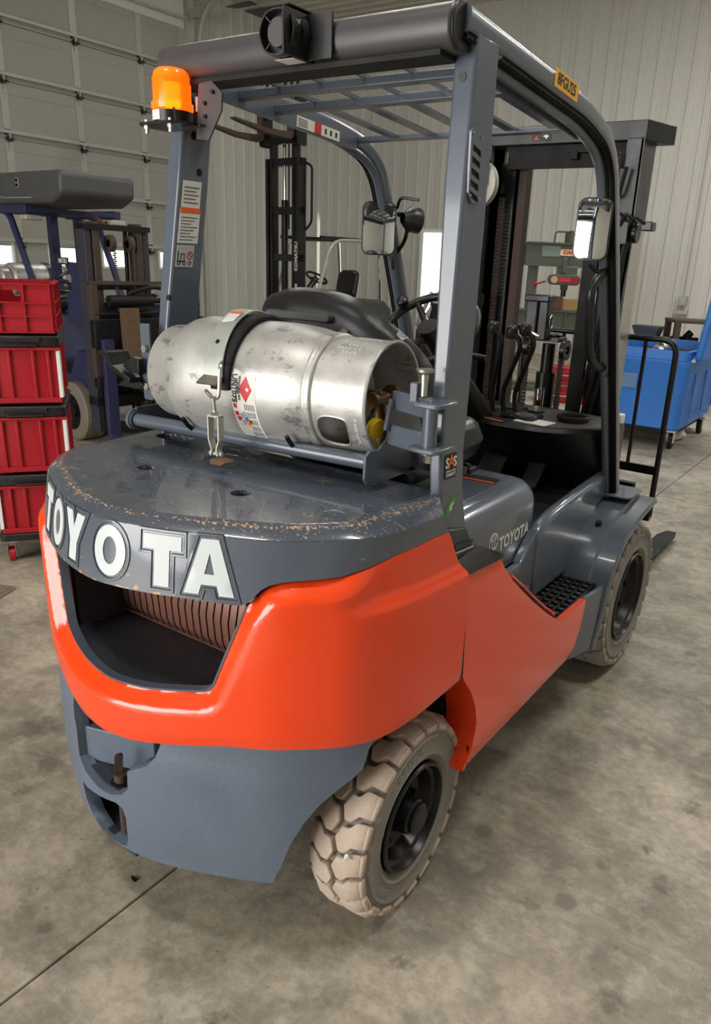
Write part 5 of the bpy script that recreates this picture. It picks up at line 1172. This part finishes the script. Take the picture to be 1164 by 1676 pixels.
for tt in (0, 2.1, 4.2): m.tube([c_-ax_*.03, c_+(a1_*math.cos(tt)+b1_*math.sin(tt))*.18], .010, 6)
m.tube([c_-ax_*.03, V(-.25, .42, .95)], [.03, .05], 10); m.build('steering_wheel', black, A)
for y in (.02, .84): MB().tube(arcpath([(-1.05, y, 1.905), (-.88, y, 1.88), (-.50, y, 1.22), (-.44, y, .9)], .18), .030, 8).build('front_pillar', bluep, A)
m = MB()
m.bx(-.98, -.90, .40, .47, .9, 1.90)
m.build('guard_post', bluep, A); MB().bx(-1.30, -1.22, .825, .895, .9, 1.90).build('guard_post', bluep, A)
for y in (-.02, .80): MB().bx(-1.40, -.48, y, y+.07, 1.875, 1.945).build('guard_rail', bluep, A, bevel=.004)
for x in (-1.35, -1.1, -.85, -.54): MB().bx(x, x+.06, .05, .80, 1.885, 1.925).build('guard_crossbar', bluep, A, bevel=.004)
for (x, y) in ((-.48, .0), (-.40, .74)):
    m = MB(); m.bx(x-.06, x+.06, y-.05, y+.10, 1.82, 1.862); m.build('work_lamp', galv, A, bevel=.01)
m = MB(); m.bar((-.46, .60, 1.88), (-.44, .68, 1.82), .10, .02); m.build('lamp_bracket', rust, A)
m = MB(); m.cyl((-1.45, .2, 1.30), (-1.45, .72, 1.30), .15, n=28).cyl((-1.45, .1, 1.30), (-1.45, .2, 1.30), .11, n=28); m.build('fuel_tank', alum, A, bevel=.02)
for y in (.36, .56): MB().lathe([(-.02, .152), (-.02, .158), (.02, .158), (.02, .152)], (-1.45, y, 1.3), (0, 1, 0), 28, True).build('tank_strap', black, A)
for (y0, y1) in ((.03, .085), (.55, .605)): MB().bx(.24, .38, y0, y1, .12, 1.80).build('outer_mast_rail', mastgrey, A, bevel=.004)
for (y0, y1) in ((.095, .15), (.48, .535)): MB().bx(.27, .40, y0, y1, .14, 1.82).build('inner_mast_rail', rustd, A, bevel=.004)
for y in (.19, .46): MB().cyl((.26, y, .2), (.26, y, 1.2), .035, n=14).cyl((.26, y, 1.2), (.26, y, 1.76), .018, n=12).build('lift_cylinder', chrome if y < .3 else blackm, A)
for b6 in ((.24, .42, .03, .60, 1.76, 1.80), (.24, .38, .03, .60, .35, .43), (.24, .40, .08, .56, 1.30, 1.36)): MB().bx(*b6).build('mast_crossbar', mattebk, A)
for y in (.24, .41): MB().lathe([(-.02, .03), (-.02, .065), (.02, .065), (.02, .03), (.02, .0), (-.02, .0)], (.40, y, 1.66), (0, 1, 0), 24).build('chain_sheave', rustd, A)
for y in (.24, .41):
    m = MB()
    for i in range(44): m.box((.455, y+(.004 if i % 2 else -.004), .95+i*.0155), (.010, .022, .013))
    m.build('mast_chain', rustd, A)['kind'] = 'stuff'
m = MB(); m.prism([(-.12, 1.00), (-.10, 1.16), (-.12, 1.20), (-.02, 1.28), (0, 1.38), (-.08, 1.46), (-.09, 1.50), (.20, 1.50), (.20, .98)], (0, .10, 0), (1, 0, 0), (0, 0, 1), .012); nm_ = m.build('name_bracket', bluep, A, bevel=.003)
m = MB(); m.bx(-.20, -.02, .082, .088, 1.475, 1.535); npl = m.build('name_plate', decalk, nm_)
m = MB(); text(m, 'MATSU', .052, (-.11, .0815, 1.505), (1, 0, 0), (0, 0, 1), .88, .0006, bold=.001); m.build('name_lettering', decalw, nm_)
m = MB(); m.bx(.44, .50, -.02, .04, .55, 1.37); bb = m.build('carriage_post', rustd, A, bevel=.004)
m = MB(); m.bx(.45, .49, -.02, 1.02, 1.345, 1.372).bx(.45, .49, .98, 1.02, .6, 1.35); m.build('backrest_bar', rustd, A)
m = MB(); m.bx(.44, .52, -.02, 1.05, .84, 1.08).bx(.44, .52, -.02, 1.05, .52, .62).bx(.40, .50, .0, 1.0, 1.10, 1.13); m.build('carriage_plate', mattebk, A, bevel=.01)
m = MB(); m.cyl((.52, .12, 1.22), (.52, .52, 1.22), .045, n=16).cyl((.52, .52, 1.22), (.52, .75, 1.22), .02, n=12).tube(arcpath([(.50, .3, 1.27), (.55, .5, 1.34), (.50, .85, 1.28), (.50, 1.0, 1.18)], .1), .018, 8).bx(.46, .56, .75, .85, 1.14, 1.26); m.build('side_shift_cylinder', mattebk, A)
for y in (.02, .55): MB().prism([(.52, .10), (.52, .92), (.565, .92), (.565, .13), (1.3, .11), (1.55, .095), (1.55, .085), (.54, .08)], (0, y+.10, 0), (1, 0, 0), (0, 0, 1), .10).build('fork', bluep, A, bevel=.004)
m = MB(); m.bar((.64, .24, .60), (.62, .24, 1.17), .12, .10, (1, 0, 0)); tag(m.build('timber_post', darkwood), 'upright scorched timber post standing against the blue forklift carriage', 'timber').parent = None
bpy.data.objects['timber_post'].location = (-4.62, 2.55, 0); bpy.data.objects['timber_post'].rotation_euler = (0, 0, -.12)
# grey cowl lying on the guard roof
t = thing('spare_cowl', 'dark grey plastic hood lying on the roof of the blue forklift', 'hood', (-4.62, 2.55, 1.946), -.12)
m = MB(); ol_ = [(-1.4, 0), (.02, 0), (.20, .07), (.205, .23), (.15, .245), (-1.4, .255)]
vs = []
for y, s in ((.05, 0), (.0, .03), (.0, .03), (.62, .0)): vs += [V(x, y, z*(1 if s == 0 else 1)) for x, z in ol_]
m.prism(ol_, (0, .62, 0), (1, 0, 0), (0, 0, 1), .66); m.build('cowl_shell', oldgrey, t, bevel=.035, seg=3)
m = MB(); m.prism(rrect(-.56, -.50, .125, .20, .012, 3), (0, -.041, 0), (1, 0, 0), (0, 0, 1), .004); m.build('vent_frame', galv, t)
m = MB(); m.prism(rrect(-.552, -.508, .130, .158, .008, 3), (0, -.045, 0), (1, 0, 0), (0, 0, 1), .003).prism(rrect(-.552, -.508, .166, .195, .008, 3), (0, -.045, 0), (1, 0, 0), (0, 0, 1), .003); m.build('vent_slot', mattebk, t)
m = MB(); m.tube(arcpath([(-1.05, -.042, .24), (-1.0, -.042, .10), (-.85, -.042, .05), (-.3, -.042, .045)], .1), .004, 6); m.build('trim_line', galv, t)
# pallet with yellow bin and odds behind the wheel
t = thing('pallet_load', 'yellow bin resting on boards behind the worn tyre of the blue forklift', 'bin', (-4.9, 3.95, .0), -.1)
m = MB(); m.prism([(-.5, .52), (.12, .52), (.16, .86), (-.54, .86)], (0, .4, 0), (1, 0, 0), (0, 0, 1), .5); m.bx(-.56, .18, -.12, -.08, .82, .86); m.build('yellow_bin', orangebin, t, bevel=.01)
m = MB(); m.bx(-.6, .3, -.1, .5, 0, .5); m.build('stand', mattebk, t)
t = thing('wooden_pallet', 'weathered wooden pallet held up behind the forks of the blue forklift', 'pallet', (-3.6, 3.05, .125), -.12)
for i in range(5): MB().bx(-.5, .62, i*.15-.1, i*.15+.0, .68, .70).build('deck_board', woodm, t)
for y in (-.1, .2, .5): MB().bx(-.5, .62, y, y+.06, .58, .68).build('stringer', woodm, t)
for i in range(3): MB().bx(-.5, .62, i*.3-.1, i*.3+.0, .56, .58).build('bottom_board', woodm, t)
t = tag(MB().bx(-.42, .55, .05, .5, 0, .55).build('machine_block', mattebk, bevel=.02), 'black machine block under the wooden pallet', 'machine'); t.location = (-3.6, 3.05, .135); t.rotation_euler = (0, 0, -.12)
t = thing('spray_bottle', 'small purple bottle with a white base on the wooden pallet', 'bottle', (-3.62, 3.0, .826), 0)
MB().lathe([(0, .0), (0, .07), (.09, .075), (.12, .06)], (0, 0, 0), (0, 0, 1), 20).build('bottle_body', white, t); MB().lathe([(.12, .06), (.19, .045), (.20, .02), (.24, .018), (.24, 0)], (0, 0, 0), (0, 0, 1), 20).build('bottle_cap', mat('mauve_plastic', srgb(90, 70, 90), .5), t)
# ================================================================== TALL-MAST FORKLIFT (far corner)
B = thing('forklift', 'distant black forklift with its forks raised high, beside the far corner', 'forklift', (-6.72, 7.72, 0), math.radians(262))
for y in (-.36, .30):
    MB().bx(-.08, .08, y, y+.06, .1, 2.95).build('outer_mast_rail', blackm, B)
for y in (-.27, .22): MB().bx(-.05, .07, y, y+.05, 1.0, 3.35).build('inner_mast_rail', blackm, B)
for z in (1.0, 1.55, 2.2, 2.85): MB().bx(-.06, .06, -.36, .36, z, z+.10).build('mast_crossbar', blackm, B)
MB().cyl((-.03, -.05, .3), (-.03, -.05, 2.4), .05, n=14).build('lift_cylinder', blackm, B); MB().cyl((-.03, -.05, 2.4), (-.03, -.05, 3.3), .03, n=14).build('cylinder_rod', chrome, B)
for y in (.02, .10): MB().tube([(-.05, y, 2.0), (-.05, y, 3.3)], .012, 6).build('mast_hose', mattebk, B)
m = MB(); m.tube(arcpath([(-.08, .34, 2.9), (-.12, .44, 2.85), (-.12, .44, 2.1), (-.08, .36, 2.0)], .06), .018, 8); m.build('mast_hose', mattebk, B)
for z in (3.12, 3.45): MB().bx(.08, .14, -.42, .42, z, z+.09).build('carriage_bar', blackm, B)
for y in (-.40, .34): MB().bx(-.05, .14, y, y+.06, 3.1, 3.7).build('carriage_side', blackm, B)
for i in range(7): MB().bx(.10, .13, -.40+i*.13, -.37+i*.13, 3.54, 4.24).build('backrest_bar', blackm, B)
MB().bx(.10, .14, -.42, .42, 4.22, 4.26).build('backrest_top', blackm, B)
for y in (-.42, .24):
    m = MB(); m.prism([(.14, 3.20), (.14, 3.55), (.18, 3.55), (.18, 3.25), (.6, 3.24), (1.15, 3.30), (1.15, 3.28), (.6, 3.18), (.2, 3.16)], (0, y+.11, 0), (1, 0, 0), (0, 0, 1), .11); m.build('fork', rustd, B)
m = MB(); m.prism([(-1.95, .25), (-1.95, .85), (-1.75, 1.0), (-.9, 1.0), (-.75, .5), (-.35, .5), (-.3, 1.05), (-.12, 1.05), (-.1, .25)], (0, .45, 0), (1, 0, 0), (0, 0, 1), .9); m.build('truck_body', oldgrey, B, bevel=.03)
for y in (-.46, .46): MB().tube(arcpath([(-.22, y, 1.05), (-.50, y, 1.88), (-1.3, y, 1.90)], .25), .028, 8).build('guard_front_pillar', galv, B)
for y in (-.46, .46): MB().tube([(-1.62, y, .95), (-1.55, y, 1.88)], .028, 8).build('guard_rear_pillar', chrome, B)
for y in (-.47, .42): MB().bx(-1.62, -.3, y, y+.05, 1.88, 1.93).build('guard_rail', blackm, B)
for i in range(6): MB().bx(-1.6+i*.22, -1.56+i*.22, -.45, .45, 1.89, 1.915).build('guard_crossbar', blackm, B)
m = MB(); pillow(m, rrect(-.24, .24, 1.0, 1.45, .12, 5), lambda y, z: V(-1.30-.2*(z-1.05), y, z), .12, .07, .04); m.build('seat_back', vinyl, B, ang=80)
m = MB(); pillow(m, rrect(-1.25, -.75, -.24, .24, .1, 5), lambda x, y: V(x, y, 1.06), .14, .06, .05); m.build('seat_cushion', vinyl, B, ang=80)
m = MB(); c_ = V(-.62, .02, 1.32); ax_ = V(-.5, 0, .86).normalized(); a1_, b1_ = frame(ax_); m.tube([c_+(a1_*math.cos(2*PI*i/28)+b1_*math.sin(2*PI*i/28))*.17 for i in range(28)], .018, 8, True).tube([c_, V(-.28, .02, 1.0)], .045, 10)
for tt in (0, 2.1, 4.2): m.tube([c_, c_+(a1_*math.cos(tt)+b1_*math.sin(tt))*.17], .013, 6)
m.build('steering_wheel', black, B)
m = MB(); vs, fs = text_mesh('KOMATSU', .085, .002, 'LEFT', .003); m.add([V(.082+p.z, .330-p.y, 1.42+p.x*1.02) for p in vs], fs); m.build('mast_lettering', decalw, B)
MB().bx(.08, .083, .305, .355, 1.04, 1.24).build('mast_label', decalw, B)
for (x, y, r) in ((-.35, -.5, .33), (-.35, .35, .33), (-1.6, -.45, .26), (-1.6, .30, .26)):
    m = MB(); m.lathe([(0, 0), (0, r*.8), (.02, r), (.15, r), (.17, r*.8), (.17, 0)], (x, y, r), (0, 1, 0), 28); m.build('wheel', mattebk, B)
# ================================================================== HYDRAULIC PRESS
R_ = math.radians(30)
H = thing('hydraulic_press', 'tall green hydraulic shop press with a red sign against the white wall', 'press', (-2.72, 8.72, 0), R_)
m = MB()
for x in (-.43, .36):
    for y in (-.05, .16): MB().bx(x, x+.11, y, y+.10, 0, 1.72).build('press_column', olive, H, bevel=.004)
m = MB(); m.bx(-.50, .50, -.07, -.045, 1.66, 1.93).bx(-.50, .50, .25, .275, 1.66, 1.93).bx(-.50, .50, -.10, .30, 1.925, 1.945).bx(-.50, .50, -.10, .30, 1.645, 1.665); hb = m.build('head_beam', olive, H)
m = MB(); m.bx(-.56, .56, -.07, -.045, .80, 1.08).bx(-.56, .56, .25, .275, .80, 1.08).bx(-.56, .56, -.10, -.02, 1.07, 1.095); m.bx(-.2, -.18, -.09, -.07, .82, 1.07).bx(.1, .12, -.09, -.07, .82, 1.07); m.build('press_bed', olive, H)
m = MB(); m.bx(-.30, -.06, -.075, -.068, 1.77, 1.90); m.build('head_plate', mat('pale_green', srgb(118, 130, 118), .6), hb)
m = MB(); m.prism(rrect(-.06, .20, 1.785, 1.865, .02, 3), (0, -.072, 0), (1, 0, 0), (0, 0, 1), .006); sg = m.build('maker_sign', mat('sign_cream', srgb(216, 190, 150), .6), hb)
m = MB(); text(m, 'DAKE', .066, (.07, -.0785, 1.825), (1, 0, 0), (0, 0, 1), 1.05, .001, bold=.003); m.build('sign_lettering', decalr, sg)
m = MB(); m.cyl((.10, .08, 1.945), (.10, .08, 2.07), .10, n=24).cyl((.10, .08, 2.07), (.10, .08, 2.10), .05, n=16).tube(arcpath([(.1, .08, 2.085), (-.13, .08, 2.085), (-.13, .08, 1.95)], .05), .012, 8); m.build('top_cylinder', olive, H)
m = MB(); m.bx(-.06, .18, -.16, .14, 1.48, 1.66).cyl((.05, .0, 1.35), (.05, .0, 1.5), .05, n=16).bx(-.03, .03, -.18, -.15, 1.56, 1.76); m.build('ram_head', olive, H, bevel=.02)
m = MB(); m.prism(rrect(-.20, .22, 1.42, 1.55, .06, 5), (.0, -.13, 0), (1, 0, 0), (0, 0, 1), .10); vb = m.build('valve_housing', olive, H, bevel=.008)
for x in (-.12, .15): MB().cyl((x, -.232, 1.485), (x, -.245, 1.485), .045, n=20).build('pressure_gauge', mat('gauge_face', srgb(190, 160, 110), .5) if x < 0 else red, vb)
MB().bx(-.06, .09, -.24, -.231, 1.46, 1.51).build('red_label', decalr, vb)
m = MB(); m.cyl((-.22, -.16, 1.46), (-.34, -.16, 1.42), .012, n=8).cyl((-.34, -.16, 1.42), (-.37, -.16, 1.41), .035, n=14); m.build('hand_valve', red, H)
m = MB(); m.cyl((.05, .0, 1.27), (.05, .0, 1.35), .035, n=14); m.build('press_ram', blackm, H)
m = MB(); m.bx(-.6, .6, -.12, .32, 0, .06); m.build('press_foot', olive, H)
for (x0, x1, z1, m_, nm, lb_) in ((-.14, .05, .17, rust, 'steel_block', 'rusty steel block on the left of the press bed'), (.05, .30, .14, woodm, 'wood_block', 'wooden block on the press bed right of the rusty one')):
    if lb_:
        o = tag(MB().bx(x0, x1, -.04, .12, 0, z1).build(nm, m_, bevel=.006), lb_, 'block'); o.location = (-2.72, 8.72, 1.096); o.rotation_euler = (0, 0, R_)
# red drawer chest
t = thing('drawer_chest', 'small red drawer chest on the floor behind the forklift mast', 'chest', (-2.18, 7.9, 0), math.radians(25))
m = MB(); m.bx(-.25, .25, 0, .3, .0, .45); m.build('chest_body', red, t, bevel=.01)
for i in range(3):
    d = MB().bx(-.23, .23, -.012, 0, .04+i*.13, .15+i*.13).build('drawer', red, t, bevel=.005); MB().bx(-.15, .15, -.025, -.012, .085+i*.13, .10+i*.13).build('drawer_pull', chrome, d)
# ================================================================== BLUE BIN
t = thing('wheeled_bin', 'blue plastic tub on casters with its lid propped open at the right edge', 'bin', (-.78, 6.85, 0))
bo_ = rrect(-.47, .47, -.72, .72, .07, 4); n_ = len(bo_)
def tub(levels, m_, nm, thick=.04):
    m = MB(); vs = []
    for (z, g) in levels: vs += [(x*(1+g/.47), y*(1+g/.72), z) for x, y in bo_]
    L_ = len(levels)
    for (z, g) in [levels[-1]]+[levels[0]]: vs += [(x*(1+(g-thick)/.47), y*(1+(g-thick)/.72), z+(thick if z < .4 else 0)) for x, y in bo_]
    L2 = L_+2; fs = [(r*n_+i, r*n_+(i+1) % n_, (r+1)*n_+(i+1) % n_, (r+1)*n_+i) for r in range(L2-1) for i in range(n_)]
    fs += [tuple(range(n_))[::-1], tuple((L2-1)*n_+i for i in range(n_))]
    return m.add(vs, fs).build(nm, m_, t, ang=40)
tb_ = tub([(.185, -.05), (.20, -.03), (.80, 0), (.82, .01), (.85, .01), (.855, -.02), (.94, -.02)], blue, 'tub')
m = MB(); m.prism(rrect(-.24, -.0, .56, .70, .01, 3), (0, -.722, 0), (1, 0, 0), (0, 0, 1), .006); m.build('label_panel', mat('faded_label', srgb(92, 124, 168), .6), tb_)
m = MB()
for y in (-.45, .0, .45): m.bx(.468, .482, y, y+.02, .30, .72)
m.bx(.468, .480, -.45, .45, .30, .315); m.build('side_rib', blue, tb_, bevel=.004)
lid = MB(); ll = rrect(-.62, .68, 0, .96, .05, 4); lid.prism([(y-.04, z) for y, z in ll], (.475, 0, .86), (0, 1, 0), (.09, 0, 1), .07); lid.build('bin_lid', blue, t, bevel=.02)
m = MB(); m.bx(.455, .53, -.62, .6, .83, .90); m.build('lid_hinge', blue, t, bevel=.01)
m = MB(); m.bar((.60, -.3, 1.0), (.60, .1, 1.25), .02, .02).cyl((.475, -.66, .86), (.475, -.62, .86), .02, n=12); m.build('lid_latch', galv, t)
for (x, y) in ((.38, -.62), (.42, .40), (-.35, -.58), (-.38, .55)):
    m = MB(); m.bx(x-.04, x+.04, y-.04, y+.04, .165, .185).bx(x-.03, x-.024, y-.03, y+.04, .06, .17).bx(x+.024, x+.03, y-.03, y+.04, .06, .17); cf = m.build('caster_fork', galv, t)
    MB().cyl((x-.02, y+.01, .075), (x+.02, y+.01, .075), .075, n=22).build('caster_wheel', mattebk, cf, bevel=.008)
m = MB(); m.bx(-.4, .4, -.6, .6, .14, .19); m.build('bin_frame', mattebk, t)
o = MB(); pillow(o, smooth_poly([(-.12, -.08), (.02, -.12), (.12, -.02), (.08, .10), (-.08, .09)], 2), lambda x, y: V(x, y, .0+.04*math.sin(30*x)*math.cos(24*y)), .16, .10, .02); o = tag(o.build('foil_bundle', mat('crumpled_foil', srgb(205, 205, 205), .25, metal=.9, bump=.8, bscale=40)), 'crumpled silver bundle sticking out of the blue bin', 'bundle'); o.location = (-.66, 6.45, .92)
bpy.data.objects['foil_bundle'].scale = (1, 1, 1)
MB().bx(-.3, .3, -.5, .5, .3, .86).build('bin_contents', mattebk, t)
o = MB(); pillow(o, smooth_poly([(-.12, -.1), (.1, -.12), (.14, .05), (0, .12), (-.14, .06)], 2), lambda x, y: V(x, y, .06+.02*math.sin(40*x)*math.cos(34*y)), .10, .08, .02); o = tag(o.build('plastic_wrap', mat('clear_wrap', srgb(190, 190, 184), .2, bump=.8, bscale=40)), 'crumpled clear wrap on the floor under the blue bin', 'plastic wrap'); o.location = (-.50, 6.75, .0)
o = tag(MB().bx(-.25, .25, -.06, .06, 0, .09).build('timber_offcut', woodm, bevel=.006), 'pale timber offcut on the floor left of the blue bin', 'timber'); o.location = (-1.55, 6.2, 0); o.rotation_euler = (0, 0, .7)
# ================================================================== WORKBENCH BEHIND THE BIN
t = thing('steel_table', 'brown steel table against the white wall behind the blue bin', 'table', (-1.05, 10.4, 0), .5)
m = MB(); m.bx(-.6, .9, -.3, .3, .98, 1.02); m.build('table_top', rustd, t, bevel=.004)
for (x, y) in ((-.56, -.27), (.84, -.27), (-.56, .25), (.84, .25)): MB().bx(x-.03, x+.05, y-.03, y+.05, 0, .98).build('leg', rustd, t)
MB().bx(-.6, .9, -.3, .3, .55, .58).build('shelf', rustd, t)
for (x, y, z, s, m_, nm, lb_) in ((-.35, 0, .58, .18, mattebk, 'scrap_part', 'dark scrap casting on the left of the table shelf'), (.1, 0, .58, .2, rustd, 'scrap_part', 'rusty scrap casting at the middle of the table shelf'), (.5, 0, .58, .16, rustd, 'scrap_part', 'small rusty casting on the right of the table shelf'), (.0, .0, 1.02, .1, rustd, 'scrap_part', 'rusty lump lying on top of the steel table'), (.4, .05, 1.02, .09, mattebk, 'scrap_part', 'black lump on the right of the steel table top')):
    m = MB(); ps = [(s*(1+.35*math.sin(3.1*i+x*7))*math.cos(i*PI/5), s*.7*(1+.3*math.cos(2.3*i))*math.sin(i*PI/5)) for i in range(10)]; m.prism(ps, (0, 0, 0), (1, 0, 0), (0, 1, 0), s*1.1); m.cyl((0, 0, s), (s*.4, 0, s*1.5), s*.3, n=10)
    o = tag(m.build(nm, m_, bevel=.01), lb_, 'scrap'); c, s2 = math.cos(.5), math.sin(.5); o.location = (-1.05+c*x-s2*y, 10.4+s2*x+c*y, z)
o = tag(MB().prism([(-.16, 0), (.10, 0), (.16, .16), (-.24, .16)], (0, .15, 0), (1, 0, 0), (0, 0, 1), .3).build('parts_bin', mat('dark_blue_bin', srgb(34, 44, 60), .5), bevel=.01), 'dark blue parts bin jutting from the left side of the steel table', 'bin'); o.location = (-1.78, 9.95, .75)
MB().bx(-.75, -.45, -.3, .3, .72, .75).build('side_shelf', rustd, t)
# ================================================================== ENGINE ON STAND (behind left front pillar)
t = thing('engine_on_stand', 'grey engine block with hoses on a stand seen past the steering wheel', 'engine', (-4.6, 9.1, 0), .6)
m = MB(); m.bx(-.5, .9, -.3, .3, .0, .62); m.build('stand', mattebk, t)
m = MB(); m.bx(-.3, .3, -.25, .25, .62, 1.05).cyl((-.2, -.26, .9), (-.2, -.34, .9), .12, n=20).cyl((.15, -.26, .85), (.15, -.32, .85), .09, n=20).bx(-.2, .2, -.15, .15, 1.05, 1.22); m.build('engine_block', mattebk, t, bevel=.02)
m = MB(); m.cyl((-.45, -.1, .7), (-.1, -.2, 1.25), .05, n=12).cyl((-.52, .0, .7), (-.3, -.1, 1.2), .03, n=10); m.tube(arcpath([(.3, -.2, .8), (.5, -.3, 1.0), (.6, -.2, .7)], .1), .03, 8); m.build('engine_pipe', galv, t)
MB().bx(.0, .22, -.2, .0, 1.22, 1.30).build('canister', white, t)
MB().bx(.5, .62, -.32, -.30, .82, .90).build('yellow_tag', decaly, t)
# small white stone wedged in the rear tread, grit by the front wheel
m = MB(); m.add([(0, 0, 0), (.018, .002, .002), (.012, .0, .016), (.002, .001, .013), (.008, -.014, .007)], [(0, 1, 4), (1, 2, 4), (2, 3, 4), (3, 0, 4), (0, 3, 2, 1)])
o = tag(m.build('pebble', decalw), 'small white stone wedged in the rear tyre tread', 'stone'); o.location = (.525, -.264, .316)
for i, (x, y, r, lb_) in enumerate(((.30, 1.62, .020, 'flat dark grit lump on the floor just behind the front wheel'), (-.085, -.40, .010, 'tiny dark grit crumb on the floor under the rear counterweight'))):
    m = MB(); m.prism([(r*(1+.3*math.sin(2.1*j))*math.cos(j*PI/4), r*.6*(1+.3*math.cos(1.7*j))*math.sin(j*PI/4)) for j in range(8)], (0, 0, 0), (1, 0, 0), (0, 1, 0), r*.5)
    o = tag(m.build('grit', mattebk), lb_, 'debris'); o.location = (x, y, 0)
